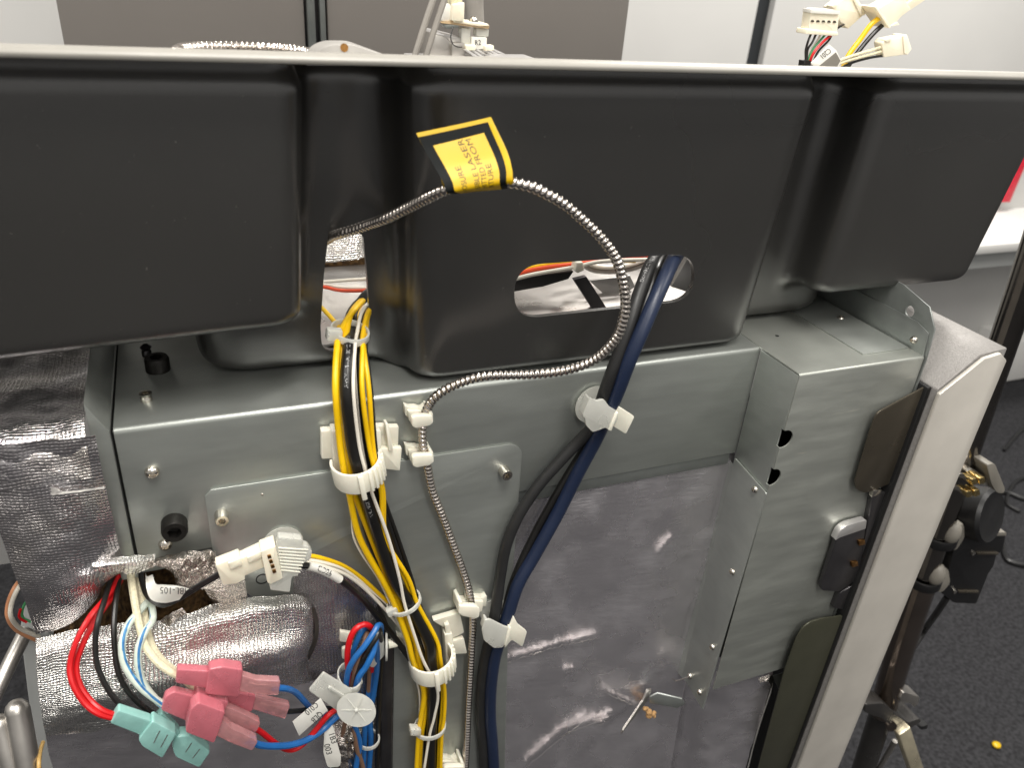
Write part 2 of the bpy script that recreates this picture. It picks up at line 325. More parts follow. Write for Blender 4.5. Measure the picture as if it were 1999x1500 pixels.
def grid_px(ctrl, nu, nv, amp=0.0, fs=60, seed=0, amp2=0.0, push=(0, -1, 0)):
    # ctrl rows of (px, py, Y) -> smooth sheet with small wrinkles; uv in metres
    rows = [catmull([at(*c[:2], Y=c[2]) for c in r], max(1, nu // (len(r) - 1))) for r in ctrl]
    cols = [catmull([r[i] for r in rows], max(1, nv // (len(rows) - 1))) for i in range(len(rows[0]))]
    nu_, nv_ = len(cols), len(cols[0]); mb = MB(); mb.uv = []; pv = Vector(push)
    for i in range(nu_):
        for j in range(nv_):
            p = cols[i][j]; q = p * fs + Vector((seed * 7.3, 0, 0))
            d = amp * noise.noise(q) + amp * 0.5 * noise.noise(q * 2.3) + amp2 * abs(noise.noise(q * 4.1)) if (amp or amp2) else 0
            mb.v.append(tuple(p + pv * d))
    lu = sum((cols[i + 1][nv_ // 2] - cols[i][nv_ // 2]).length for i in range(nu_ - 1)); lv = sum((cols[nu_ // 2][j + 1] - cols[nu_ // 2][j]).length for j in range(nv_ - 1))
    mb.uv = [(i / (nu_ - 1) * lu, j / (nv_ - 1) * lv) for i in range(nu_) for j in range(nv_)]
    mb.f = [(i * nv_ + j, (i + 1) * nv_ + j, (i + 1) * nv_ + j + 1, i * nv_ + j + 1) for i in range(nu_ - 1) for j in range(nv_ - 1)]
    mb.smooth = True
    return mb
def sheet(name, mb, m, parent=None, th=0.0006, loc=None):
    o = obj(name, mb, m, parent, loc=loc)
    # real thickness: copy pushed along the normals
    me = o.data; n = len(me.vertices); v = np.zeros(n * 3); me.vertices.foreach_get('co', v); nn = np.zeros(n * 3); me.vertices.foreach_get('normal', nn)
    return o
_tc = {}
def glyphs(text, size):
    if (text,) not in _tc:
        c = bpy.data.curves.new('txt', 'FONT'); c.body = text; c.size = 1.0; c.resolution_u = 3; to = bpy.data.objects.new('txt', c); COL.objects.link(to)
        bpy.context.view_layer.update(); me = bpy.data.meshes.new_from_object(to.evaluated_get(bpy.context.evaluated_depsgraph_get()))
        bm = bmesh.new(); bm.from_mesh(me); bmesh.ops.triangulate(bm, faces=bm.faces)
        for _ in range(3): bmesh.ops.subdivide_edges(bm, edges=[e for e in bm.edges if e.calc_length() > 0.16], cuts=1); bmesh.ops.triangulate(bm, faces=bm.faces)
        bm.to_mesh(me); bm.free()
        _tc[(text,)] = ([tuple(v.co) for v in me.vertices], [tuple(p.vertices) for p in me.polygons]); bpy.data.objects.remove(to); bpy.data.curves.remove(c); bpy.data.meshes.remove(me)
    v, f = _tc[(text,)]; w = max(p[0] for p in v)
    return [(p[0] * size, p[1] * size) for p in v], f, w * size
def text_on(name, text, size, fn, m, parent):
    v, f, w = glyphs(text, size); mb = MB(); mb.uv = [(0, 0)] * len(v); mb.v = [tuple(fn(x, y)) for x, y in v]; mb.f = list(f)
    o = obj(name, mb, m, parent); return o
def text_px(name, text, hpx, org, ang, Y, m, parent, squeeze=1.0):
    # flat print on a plane at depth Y: origin and size measured in the photograph, ang = reading direction
    c, s = math.cos(ang), math.sin(ang)
    return text_on(name, text, hpx / 0.7, lambda x, y: at(org[0] + (x * squeeze) * c + y * s, org[1] + (x * squeeze) * s - y * c, Y=Y), m, parent)
def tube_print(name, text, pts, start, r, h, m, parent, th0=0.0, rev=False):
    P = resample(pts, 0.0006); v, f, w = glyphs(text, h / 0.7); mb = MB(); mb.uv = [(0, 0)] * len(v)
    for x, y in v:
        s = (w - x if rev else x); k = min(len(P) - 2, max(1, int((start + s) / 0.0006))); T = (P[k + 1] - P[k - 1]).normalized()
        V = (Vector(CAM) - P[k]).normalized(); N = (V - T * V.dot(T)).normalized(); B = N.cross(T) * (-1 if rev else 1)
        t = th0 + (y - h * 0.5) / r
        mb.v.append(tuple(P[k] + (N * math.cos(t) + B * math.sin(t)) * (r * 1.03 + 0.00022)))
    mb.f = list(f); return obj(name, mb, m, parent)
# ================================================================== big structure
T = 0.95
# ---- floor
mb = MB().prism([(-6, -4, 0), (7, -4, 0), (7, 8, 0), (-6, 8, 0)], (0, 0, -0.05)); fl = obj('floor', mb, 'carpet'); fl['kind'] = 'structure'; fl['label'] = 'dark grey carpet floor'
# ---- black tray: smooth union of draughted blocks, hollowed, with its two cable slots
def smax(a, b, k):
    h = np.clip(0.5 + 0.5 * (a - b) / k, 0, 1); return b + (a - b) * h + k * h * (1 - h)
def smin(a, b, k): return -smax(-a, -b, k)
def block(X, Y, Z, zb, yf, xl, xr, dr=0.09, dl=0.07, rr=0.07, r=0.011, yb=0.33, rb=None):
    h = Z - zb
    f = (yf - dr * h - Y); l = (xl - dl * h - X); rt = (X - xr - rr * h); b = zb - Z
    d = smax(smax(l, rt, r), f, r); d = smax(d, b, rb or r); return np.maximum(d, Y - yb)
def fouter(X, Y, Z):
    base = block(X, Y, Z, T + 0.0025, 0.041, -0.134, 0.345, 0.065, 0.10, 0.10, 0.03, rb=0.012)
    ce = block(X, Y, Z, T + 0.002, 0.0055, -0.0125, 0.2425, 0.075, 0.05, 0.02, 0.020, rb=0.009)
    le = block(X, Y, Z, 0.9975 + 0.035 * (X + 0.226), -0.004, -0.42, -0.0785, 0.06, 0.05, 0.05, 0.015, rb=0.010)
    ri = block(X, Y, Z, 0.9865, 0.000, 0.2925, 0.4455, 0.06, 0.02, 0.10, 0.014, rb=0.010)
    d = smin(base, ce, 0.022); d = smin(d, le, 0.016); return smin(d, ri, 0.016)
def ftray(X, Y, Z):
    f0 = fouter(X, Y, Z); f = smin(smax(f0, Z - 1.1366, 0.009), f0 + 0.0034, 0.004); return np.maximum(np.maximum(f, -(f0 + 0.0085 * np.clip((Z - 1.12) / 0.012, 0, 1) + 0.0038)), np.maximum(Z + 0.155 * (Y + 0.03) - 1.1452, np.minimum(Y - 0.095, Z - 1.085)))
def surface_net(fn, lo, hi, h):
    ax = [np.arange(lo[i], hi[i] + h, h) for i in range(3)]; F = fn(*np.meshgrid(*ax, indexing='ij')).astype(np.float32)
    S = F < 0; n = F.shape; c = tuple(k - 1 for k in n)
    cnt = np.zeros(c, np.int8); acc = np.zeros(c + (3,), np.float32)
    offs = [(i, j, k) for i in (0, 1) for j in (0, 1) for k in (0, 1)]
    sl = lambda o: tuple(slice(o[d], n[d] - 1 + o[d]) for d in range(3))
    for o in offs:
        for d in range(3):
            if o[d]: continue
            o2 = list(o); o2[d] = 1
            a, b = F[sl(o)], F[sl(o2)]; cr = (a < 0) != (b < 0); t = np.where(cr, a / np.where(cr, a - b, 1), 0)
            cnt += cr
            for e in range(3): acc[..., e] += np.where(cr, (o[e] + (t if e == d else 0)), 0)
    act = cnt > 0; idx = -np.ones(c, np.int64); idx[act] = np.arange(act.sum()); ijk = np.argwhere(act)
    V = (ijk + acc[act] / cnt[act][:, None]) * h + np.array([a[0] for a in ax])
    for _ in range(3):
        e = 2e-4; g = np.stack([fn(*(V + np.eye(3)[d] * e).T) - fn(*(V - np.eye(3)[d] * e).T) for d in range(3)], 1) / (2 * e)
        V = V - np.clip(fn(*V.T), -h, h)[:, None] * g / np.maximum(1e-6, (g * g).sum(1))[:, None]
    fs = []
    for d in range(3):
        u, v = (d + 1) % 3, (d + 2) % 3
        a = [slice(0, n[k]) for k in range(3)]; b = list(a); a[d] = slice(0, n[d] - 1); b[d] = slice(1, n[d])
        cr = S[tuple(a)] != S[tuple(b)]; q = np.argwhere(cr); q = q[(q[:, u] > 0) & (q[:, v] > 0) & (q[:, u] < n[u] - 1) & (q[:, v] < n[v] - 1)]
        ins = S[tuple(q.T)]
        g = []
        for du, dv in ((1, 1), (0, 1), (0, 0), (1, 0)):
            k = q.copy(); k[:, u] -= du; k[:, v] -= dv; g.append(idx[tuple(k.T)])
        Q = np.stack(g, 1); Q[~ins] = Q[~ins][:, ::-1]; fs.append(Q)
    return V, np.concatenate(fs)
V, Fq = surface_net(ftray, (-0.43, -0.035, 0.945), (0.50, 0.345, 1.155), 0.0024)
me = bpy.data.meshes.new('tray'); me.vertices.add(len(V)); me.vertices.foreach_set('co', V.ravel()); me.loops.add(Fq.size); me.loops.foreach_set('vertex_index', Fq.ravel().astype(np.int32))
me.polygons.add(len(Fq)); me.polygons.foreach_set('loop_start', np.arange(0, Fq.size, 4, dtype=np.int32)); me.update(); me.validate()
me.polygons.foreach_set('use_smooth', [True] * len(me.polygons)); me.materials.append(M['tray'])
tray_root = thing('plastic_tray', 'large black moulded plastic tray with two cable slots resting over the metal beam', 'tray', (0, 0, 0))
tray = link('tray_shell', me, tray_root)
def slot_cut(poly, y0, y1):
    pts = [at(x, y, Y=y0) for x, y in poly]; y0 -= 0.05
    return MB().prism([(p.x, y0, p.z) for p in pts], (0, y1 - y0, 0))
s1 = rounded([(640, 452), (707, 452), (716, 530), (724, 640), (722, 690), (630, 690), (627, 640), (632, 540)], [14, 14, 3, 3, 22, 22, 3, 3])
s2 = rounded([(1006, 519), (1358, 494), (1358, 590), (1006, 628)], [54, 48, 48, 54], 10)
cm = slot_cut(s1, 0.037, 0.075)
cut(tray, cm); cut(tray, slot_cut(s2, -0.0005, 0.04))
mb = MB(); prof = [(-0.034, 1.1440), (-0.0345, 1.1462), (-0.0325, 1.1482), (-0.029, 1.1488), (-0.020, 1.1478), (0.045, 1.1375), (0.045, 1.1355), (-0.02, 1.1440)]
mb.prism([(-0.46, y, z) for y, z in prof], (1.25, 0, 0)); rim = obj('tray_rim', mb, 'lip', tray_root, 0.0007)
# ---- beam
def lprof(y0, z, zb, r=0.0034, yb=0.17, th=0.0012):
    o = [(yb, z)] + [(y0 + r - r * math.sin(a), z - r + r * math.cos(a)) for a in np.linspace(0, math.pi / 2, 7)] + [(y0, zb)]
    i = [(y0 + th, zb)] + [(y0 + th + (r - 0.0008) * (1 - math.sin(a)), z - th - (r - 0.0008) * (1 - math.cos(a))) for a in np.linspace(math.pi / 2, 0, 7)] + [(yb, z - th)]
    return o + i
beam = thing('metal_beam', 'long galvanized sheet metal beam under the black tray with socket screws on its left end', 'metal beam', (0.03, 0, 0.9))
mb = MB().prism([(-0.1832, y, z) for y, z in lprof(0.0, T, 0.857)], (0.4343, 0, 0)); obj('beam_sheet', mb, 'galv', beam, 0.0003, angle=50)
mb = MB().prism([(-0.183, 0.0016, 0.8572), (0.247, 0.0016, 0.8572), (0.247, 0.0016, 0.846), (-0.183, 0.0016, 0.846)], (0, 0.02, 0)); obj('beam_lower_flange', mb, 'galv_dark', beam, 0.0003)
for px, py in ((297, 921), (323, 1062)):
    dome('screw', at(px, py, Y=0), (0, -1, 0), 0.0082, 0.0036, M['steel'], beam)
for px, py, ax, d, h, m, nm in ((340, 1022, (0, -1, 0), 0.0150, 0.0095, 'blackscrew', 'socket_screw'), (983, 918, (0, -1, 0), 0.0082, 0.0075, 'steel', 'socket_screw'), (432, 1004, (0, -1, 0), 0.0082, 0.0075, 'steel', 'socket_screw')):
    screw(nm, at(px, py, Y=-0.0012 if m == 'steel' else 0), ax, d, h, M[m], beam)
screw('socket_screw', at(309, 722, Z=T), (0, 0, 1), 0.0145, 0.009, M['blackscrew'], beam)
obj('standoff', MB().lathe(at(286, 782, Z=T), (0, 0, 1), [(0.0033, -0.0005), (0.0033, 0.002), (0.0028, 0.003), (0.0036, 0.005), (0.0018, 0.0052), (0.0018, 0.003), (0.0001, 0.003)], 18), 'steel', beam, smooth=True)
obj('standoff', MB().lathe(at(287, 694, Z=T), (0, 0, 1), [(0.0030, -0.0005), (0.0030, 0.003), (0.0024, 0.004), (0.0036, 0.006), (0.0018, 0.0076), (0.0018, 0.003), (0.0001, 0.003)], 18), 'hingegrey', beam, smooth=True)
ep = thing('end_strip', 'narrow bent galvanized strip beside the woven foil at the left end of the beam', 'metal strip', (-0.19, 0, 0.9))
mb = MB().prism([(-0.1945, -0.0006, T + 0.019), (-0.1850, -0.0006, T - 0.0005), (-0.1850, -0.0006, 0.845), (-0.1945, -0.0006, 0.845)], (0, 0.16, 0)); obj('strip_sheet', mb, 'galv', ep, 0.0006, angle=20)
mb = MB().box((-0.1847, 0.004, 0.86), (-0.1835, 0.16, T - 0.003)); obj('gap_shade_web', mb, 'gapblack', ep)  # web coloured black to stand in for shade in the gap
# ---- mounting plate in front of the beam
pl = rounded([(400, 970), (412, 957), (1003, 867), (1020, 880), (1012, 985), (1003, 1100), (992, 1240), (985, 1530), (766, 1530), (770, 1250), (752, 1205), (700, 1140), (640, 1110), (576, 1096), (572, 1160), (498, 1170), (472, 1152), (470, 1118), (420, 1112)], [0, 0, 12, 12, 3, 3, 3, 3, 3, 12, 20, 20, 20, 4, 4, 10, 10, 6, 8])
mp_ = thing('mounting_plate', 'flat galvanized plate with cut corner screwed onto the front of the beam behind the cables', 'metal plate', at(700, 1050, Y=-0.001))
slab(pl, -0.0013, 0.0012, mb := MB()); po = obj('plate_sheet', mb, 'galv', mp_, 0.0003)
obj('plate_hole', MB().lathe(at(512, 1131, Y=-0.0013), (0, -1, 0), [(0.0042, -0.001), (0.0042, 0.0002), (0.0034, 0.0002), (0.0034, -0.0006), (0.0001, -0.0006)], 18), 'gapblack', mp_)
obj('dimple', MB().blob(at(512, 966, Y=-0.0014), (0.0009, 0.0005, 0.0009)), 'steel', mp_)
# ---- right bracket box
bx = thing('bracket_box', 'scuffed galvanized sheet metal box with two round notches at the right end of the beam', 'metal box', (0.30, -0.02, 0.85))
YF = -0.044
mb = MB().prism([(0.2505, y, z) for y, z in lprof(YF, T + 0.0004, 0.633, 0.0018, 0.10)], (0.1165, 0, 0)); o = obj('front_sheet', mb, 'galv_scuff', bx, 0.0003, angle=50)
for px, py in ((1531, 858), (1508, 933)):
    p = at(px, py, Y=YF); k = MB().lathe((p.x, YF - 0.01, p.z), (0, 1, 0), [(0.0076, 0), (0.0076, 0.02)], 24); k2 = MB().box((0.24, YF - 0.01, p.z - 0.0076), (p.x, YF + 0.02, p.z + 0.0076)); k.add(k2.v, k2.f)
    cut(o, MB().lathe((p.x, YF - 0.01, p.z), (0, 1, 0), [(0.0076, 0), (0.0076, 0.02)], 24)); cut(o, k2)
obj('inside_shade', MB().box((0.2555, YF + 0.012, 0.66), (0.36, YF + 0.02, 0.94)), 'gapblack', bx)  # black sheet standing in for the shade inside the box
mb = MB().prism([(0.2502, YF + 0.0012, T - 0.0012), (0.2502, YF + 0.0012, 0.842), (0.2502, -0.001, 0.849), (0.2502, -0.001, T - 0.0012)], (0.0011, 0, 0)); so = obj('side_sheet', mb, 'galv', bx, 0.0002); obj('side_reflector', MB().prism([(0.2506, YF + .010, .846), (0.2506, YF + .010, .608), (0.2506, .0045, .602), (0.2506, .0045, .846)], (.001, 0, 0)), 'galv', bx)  # lower inner plate added behind the flange to lighten the foil's reflection
for px, py in ((1531, 858), (1508, 933)):
    p = at(px, py, Y=YF); cut(so, MB().box((0.24, YF - 0.01, p.z - 0.0076), (0.26, YF + 0.0035, p.z + 0.0076)))
fp = [at(x, y, X=0.2488) for x, y in rounded([(1434, 894), (1496, 964), (1371, 1388), (1332, 1318)], [3, 4, 4, 6])]
obj('screw_flange', MB().prism(fp, (0.0012, 0, 0)), 'galv', bx, 0.0003)
for px, py in ((1474, 956), (1430, 1117), (1391, 1264), (1347, 1321), (1366, 1352)): dome('screw', at(px, py, X=0.2488), (-1, 0, 0), 0.0058, 0.0022, M['steel'], bx)
dome('screw', at(1640, 624, Z=T), (0, 0, 1), 0.0066, 0.003, M['steel'], bx); dome('screw', at(1705, 620, Z=T + 0.0006), (0, 0, 1), 0.0046, 0.002, M['steel'], bx)
for px, py in ((1517, 656), (1621, 645)): obj('small_hole', MB().lathe(at(px, py, Z=T + 0.0004), (0, 0, 1), [(0.0016, -0.0002), (0.0016, 0.0001), (0.0001, 0.0001)], 12), 'gapblack', bx)
mb = MB().box((0.3200, -0.03, T + 0.0004), (0.3655, 0.11, T + 0.0014)); obj('top_overlap', mb, 'galv', bx, 0.0003)
fl_ = [(0.3668, 0.10, T), (0.3668, 0.10, T + 0.022), (0.3668, -0.028, T + 0.022), (0.3668, -0.0405, T + 0.018), (0.3668, -0.043, T)]
obj('upturned_flange', MB().prism(fl_, (0.001, 0, 0)), 'galv_dark', bx, 0.0003)
dome('screw', at(1785, 664, X=0.3668), (-1, 0, 0), 0.006, 0.003, M['steel'], bx)
sp_ = [(0.3682, y, z) for y, z in ((0.12, 1.0), (-0.005, 0.9925), (-0.0329, 0.9858), (-0.0433, 0.972), (-0.0450, 0.948), (-0.0450, 0.66), (0.12, 0.66))]
side = thing('side_plate', 'upright dull grey steel plate with a round hole behind the box and beside the post', 'metal plate', (0.3688, 0, 0.9))
so = obj('plate_sheet', MB().prism(sp_, (0.0014, 0, 0)), 'galv_dark', side, 0.0003)
p = at(1776, 608, X=0.3682); cut(so, MB().lathe((0.36, p.y, p.z), (1, 0, 0), [(0.0042, 0), (0.0042, 0.02)], 20))
# ---- corner post: off-white front, grey textured body
post = thing('corner_post', 'tall off white metal corner post with a slanted top and grey textured cap', 'post', (0.405, -0.05, 0.9))
xs = [at(1835, 771, Y=-0.062), at(1923, 701, Y=-0.062), at(1957, 690, Y=-0.062), at(1967, 702, Y=-0.062)]
fr = [(xs[0].x, xs[0].z), (xs[1].x, xs[1].z), (xs[2].x - 0.001, xs[2].z), (xs[3].x, xs[3].z - 0.001), (xs[3].x, 0.02), (xs[0].x, 0.02)]
obj('front_cover', MB().prism([(x, -0.062, z) for x, z in fr], (0, 0.0035, 0)), 'postwhite', post, 0.0009)
bd = [(xs[0].x + 0.002, xs[0].z + 0.0015), (xs[1].x, xs[1].z + 0.0016), (xs[3].x + 0.002, xs[2].z + 0.0012), (xs[3].x + 0.001, 0.02), (xs[0].x + 0.002, 0.02)]
obj('grey_cap', MB().prism([(x, -0.0575, z) for x, z in bd], (0, 0.17, 0)), 'postgrey', post, 0.0012)
bp_ = thing('black_post', 'black upright bar in the gap beside the off white post', 'post', (0.37, -0.03, 0.5))
obj('bar', MB().box((0.3700, -0.0530, 0.02), (xs[0].x + 0.0015, 0.10, 0.928)), 'gapblack', bp_, 0.001)
# ---- hinge plates
hp = tag(obj('hinge_leaf', slab(rounded([(1813, 752), (1713, 806), (1703, 830), (1668, 944), (1673, 958), (1690, 964), (1743, 943)], [4, 10, 14, 14, 10, 10, 6]), -0.050, 0.0016), 'hinge', None, 0.0004), 'dark brown bent hinge leaf on the upper right of the scuffed box', 'hinge')
obj('folded_edge', slab([(1813, 752), (1779, 733), (1776, 738), (1800, 757)], -0.0495, 0.010), 'hinge', hp, 0.0003) if False else None
h2 = tag(obj('cover_plate', slab(rounded([(1646, 1203), (1602, 1209), (1574, 1218), (1556, 1244), (1532, 1312), (1476, 1520), (1548, 1520)], [4, 8, 18, 18, 8, 2, 2]), -0.052, 0.0016), 'olive', None, 0.0004), 'dark olive rounded cover plate below the scuffed box by the black bar', 'cover plate')
hg = thing('hinge', 'grey door hinge with copper coloured screws between the brown leaf and olive plate', 'hinge', at(1660, 1100, Y=-0.05))
obj('lower_leaf', slab(rounded([(1633, 1052), (1690, 1034), (1676, 1130), (1641, 1156), (1603, 1154), (1604, 1140)], [6, 4, 4, 6, 8, 6]), -0.0505, 0.004), 'hingegrey', hg, 0.0005)
obj('bright_lip', slab(rounded([(1631, 1056), (1640, 1036), (1655, 1026), (1692, 1016), (1690, 1033), (1640, 1050)], [2, 8, 8, 2, 2, 3]), -0.0512, 0.006), 'lightmetal', hg, 0.0005)
obj('pivot_bar', slab([(1706, 962), (1733, 962), (1712, 1060), (1668, 1195), (1628, 1188), (1640, 1158), (1672, 1140)], -0.0495, 0.006), 'hingegrey', hg, 0.0006)
obj('silver_tab', slab([(1706, 958), (1722, 957), (1718, 966), (1702, 972)], -0.0515, 0.004), 'steel', hg, 0.0004)
for px, py in ((1685, 1062), (1671, 1104)): obj('screw_block', slab([(px - 8, py - 5), (px + 4, py - 7), (px + 5, py + 2), (px - 7, py + 5)], -0.0525, 0.003), 'gold', hg, 0.0004)
obj('knuckle', MB().lathe(at(1704, 1075, Y=-0.051), (0, 0, 1), [(0.003, -0.014), (0.003, 0.014)], 14), 'darkplastic', hg)
# ---- lower side gusset seen under the box
tag(obj('gusset', slab([(1508, 1322), (1545, 1310), (1545, 1345), (1532, 1368)], -0.030, 0.001), 'galv', None, 0.0002), 'small galvanized corner gusset under the right lower edge of the box', 'gusset')
# ================================================================== foil heat shields
fa = thing('foil_blanket', 'woven foil heat blanket wrapped over the upper left machine corner', 'foil blanket', (-0.22, 0, 0.9))
def top_sheet():
    mb = MB(); mb.uv = []; nu, nv = 46, 60
    prof = [(0.13, 0.9595), (0.10, 0.9590), (0.07, 0.9580), (0.04, 0.9590), (0.015, 0.9585), (0.0, 0.9575), (-0.008, 0.9545), (-0.0125, 0.9485), (-0.0140, 0.938), (-0.0150, 0.931)]
    P = catmull([(0, y, z) for y, z in prof], 8); s = 0; S = [0]
    for i in range(1, len(P)): s += (P[i] - P[i - 1]).length; S.append(s)
    for i in range(nu + 1):
        x = -0.33 + (0.1345) * i / nu
        for j, p in enumerate(P):
            q = Vector((x, p.y, p.z)) * 40; d = 0.0016 * noise.noise(q) + 0.0009 * noise.noise(q * 2.7)
            mb.v.append((x, p.y - (0.5 * d if j > 45 else 0), p.z + d)); mb.uv.append((x, S[j]))
    n = len(P); mb.f = [(i * n + j, (i + 1) * n + j, (i + 1) * n + j + 1, i * n + j + 1) for i in range(nu) for j in range(n - 1)]; mb.smooth = True; return mb
obj('top_panel', top_sheet(), 'foilA', fa)
A = [[(-40, 866, -.0122), (20, 868, -.0122), (80, 862, -.0122), (140, 856, -.0122), (186, 850, -.0112)],
     [(-30, 950, -.014), (30, 955, -.0145), (90, 950, -.0145), (150, 943, -.0145), (203, 935, -.0115)],
     [(-4, 1030, -.014), (50, 1033, -.016), (105, 1028, -.017), (165, 1020, -.016), (220, 1010, -.011)],
     [(22, 1105, -.015), (75, 1108, -.018), (125, 1105, -.019), (185, 1095, -.017), (238, 1082, -.009)],
     [(48, 1175, -.015), (95, 1170, -.019), (140, 1155, -.021), (185, 1128, -.019), (262, 1108, -.010)],
     [(70, 1240, -.010), (108, 1232, -.013), (150, 1210, -.013), (190, 1168, -.010), (206, 1126, -.006)]]
obj('front_panel', grid_px(A, 72, 80, 0.0013, 45, 1), 'foilA', fa)
obj('patch_edge', grid_px([[(98, 962, -.0168), (150, 958, -.0168), (204, 950, -.0150)], [(101, 967, -.0172), (150, 962, -.0172), (205, 954, -.0152)]], 20, 4, 0.0004, 200, 4), 'foilCrease', fa)
obj('patch_corner', grid_px([[(98, 950, -.0170), (114, 956, -.0170)], [(102, 968, -.0174), (122, 963, -.0172)]], 10, 10, 0.0006, 200, 6), 'foilCrease', fa)
G = [[(176, 1092, -.014), (220, 1090, -.014), (262, 1086, -.012), (304, 1082, -.006)], [(180, 1108, -.020), (222, 1102, -.020), (262, 1100, -.016), (302, 1094, -.010)], [(188, 1126, -.016), (224, 1116, -.018), (258, 1122, -.014), (296, 1108, -.006)]]
obj('gathered_edge', grid_px(G, 40, 20, 0.0012, 120, 2), 'foilB', fa)
fb = thing('foil_flap', 'bright woven foil flap bulging below the wool filled opening', 'foil flap', at(350, 1280, Y=-.03))
B = [[(70, 1247, -.012), (145, 1230, -.014), (240, 1216, -.014), (340, 1206, -.012), (430, 1177, -.010), (520, 1164, -.012), (588, 1164, -.010), (606, 1180, -.004)],
     [(71, 1275, -.022), (148, 1258, -.024), (240, 1246, -.026), (340, 1234, -.026), (430, 1208, -.026), (520, 1192, -.028), (594, 1190, -.020), (614, 1200, -.006)],
     [(72, 1320, -.026), (150, 1306, -.029), (240, 1292, -.031), (340, 1278, -.030), (430, 1252, -.026), (520, 1240, -.024), (596, 1232, -.022), (616, 1232, -.008)],
     [(76, 1360, -.030), (150, 1348, -.033), (240, 1332, -.034), (340, 1308, -.034), (430, 1285, -.032), (520, 1272, -.031), (592, 1262, -.024), (610, 1262, -.008)],
     [(80, 1392, -.031), (150, 1380, -.034), (240, 1362, -.035), (340, 1332, -.034), (430, 1306, -.032), (520, 1296, -.029), (584, 1284, -.020), (600, 1290, -.006)],
     [(84, 1412, -.027), (152, 1402, -.030), (245, 1386, -.031), (342, 1354, -.030), (432, 1326, -.026), (520, 1314, -.022), (582, 1306, -.014), (598, 1306, -.005)],
     [(90, 1440, -.019), (158, 1432, -.021), (250, 1416, -.022), (345, 1388, -.020), (435, 1360, -.016), (522, 1340, -.012), (588, 1334, -.008), (612, 1330, -.004)]]
obj('flap_sheet', grid_px(B, 140, 96, 0.0017, 55, 3, 0.0006), 'foilB', fb)
B2 = [[(89, 1437, -.019), (158, 1430, -.021), (250, 1414, -.022), (345, 1386, -.020), (435, 1358, -.016), (522, 1338, -.012), (600, 1330, -.006), (660, 1315, -.003)],
      [(96, 1475, -.013), (165, 1470, -.014), (255, 1462, -.014), (347, 1446, -.013), (438, 1430, -.011), (525, 1420, -.009), (610, 1415, -.006), (670, 1410, -.003)],
      [(112, 1530, -.006), (175, 1530, -.006), (260, 1530, -.006), (350, 1530, -.006), (440, 1530, -.006), (530, 1530, -.005), (620, 1530, -.004), (680, 1530, -.002)]]
obj('lower_sheet', grid_px(B2, 100, 40, 0.0008, 60, 5), M['foilF'], fb)
obj('flap_end_shade', grid_px([[(606, 1190, -.010), (614, 1215, -.012), (612, 1250, -.012), (596, 1284, -.010)], [(614, 1186, -.004), (622, 1215, -.004), (620, 1252, -.004), (604, 1290, -.004)]], 20, 6, 0.0006, 150, 8), 'hinge', fb)  # dark strip painted in for the shaded underside at the flap end
D = [[(286, 1098, -.004), (316, 1086, -.006), (352, 1078, -.007), (392, 1074, -.006), (420, 1076, -.003)], [(290, 1108, -.011), (318, 1096, -.014), (350, 1092, -.016), (388, 1096, -.012), (424, 1104, -.006)], [(300, 1104, -.008), (322, 1104, -.012), (344, 1116, -.014), (360, 1136, -.012), (420, 1128, -.007)], [(310, 1106, .002), (326, 1110, .002), (340, 1124, .002), (348, 1146, .002), (400, 1150, -.004)]]
obj('crinkled_collar', grid_px(D, 90, 72, 0.0018, 230, 9, 0.0016), 'foilC', fa)
E_ = [[(404, 1128, -.004), (436, 1122, -.006), (478, 1122, -.004)], [(398, 1146, -.010), (434, 1146, -.013), (480, 1148, -.010)], [(408, 1166, -.008), (440, 1174, -.013), (484, 1172, -.010)], [(424, 1186, .004), (450, 1190, .004), (486, 1188, .0)]]
obj('silver_tape', grid_px(E_, 40, 36, 0.0016, 90, 10, 0.0008), 'foilC', fb)
obj('foil_scrap', grid_px([[(300, 1222, -.012), (330, 1200, -.016), (356, 1186, -.012)], [(312, 1240, -.018), (340, 1214, -.022), (366, 1200, -.016)]], 20, 14, 0.0016, 160, 12), 'foilC', fb)
W_ = [[(84, 1080, .014), (180, 1078, .016), (320, 1078, .085), (480, 1080, .018)], [(96, 1160, .012), (180, 1165, .010), (300, 1150, .060), (480, 1165, .012)], [(110, 1290, .008), (180, 1285, .006), (320, 1275, .008), (480, 1250, .006)]]
tag(obj('wool_insulation', grid_px(W_, 90, 60, 0.0035, 160, 13, 0.002), 'wool', None), 'brown mineral wool insulation showing through the torn foil opening', 'insulation')
C_ = [[(560, 1085, .0005), (640, 1095, .0005), (705, 1130, .0005), (775, 1200, .0005)], [(572, 1190, .0005), (640, 1190, -.001), (710, 1200, .0005), (775, 1230, .0005)], [(580, 1340, .0005), (650, 1335, -.0015), (715, 1330, -.0005), (775, 1330, .0005)], [(590, 1530, .0005), (650, 1530, -.001), (720, 1530, 0), (775, 1530, .0005)]]
fc = thing('foil_curtain', 'dark woven foil panel behind the blue and black wire bundle', 'foil panel', at(680, 1300, Y=0))
obj('foil_sheet', grid_px(C_, 60, 80, 0.0007, 70, 14), 'foilA', fc)
obj('edge_strip', slab([(737, 1180), (752, 1205), (768, 1245), (764, 1530), (744, 1530), (745, 1330), (742, 1240)], -0.0045, 0.004), 'hingegrey', fc, 0.0008)
obj('torn_foil', grid_px([[(655, 1410, -.010), (680, 1400, -.014), (702, 1420, -.010)], [(640, 1450, -.014), (675, 1452, -.020), (705, 1460, -.012)], [(650, 1520, -.010), (680, 1520, -.016), (710, 1520, -.010)]], 30, 40, 0.0035, 150, 16, 0.002), 'foilC', fc)
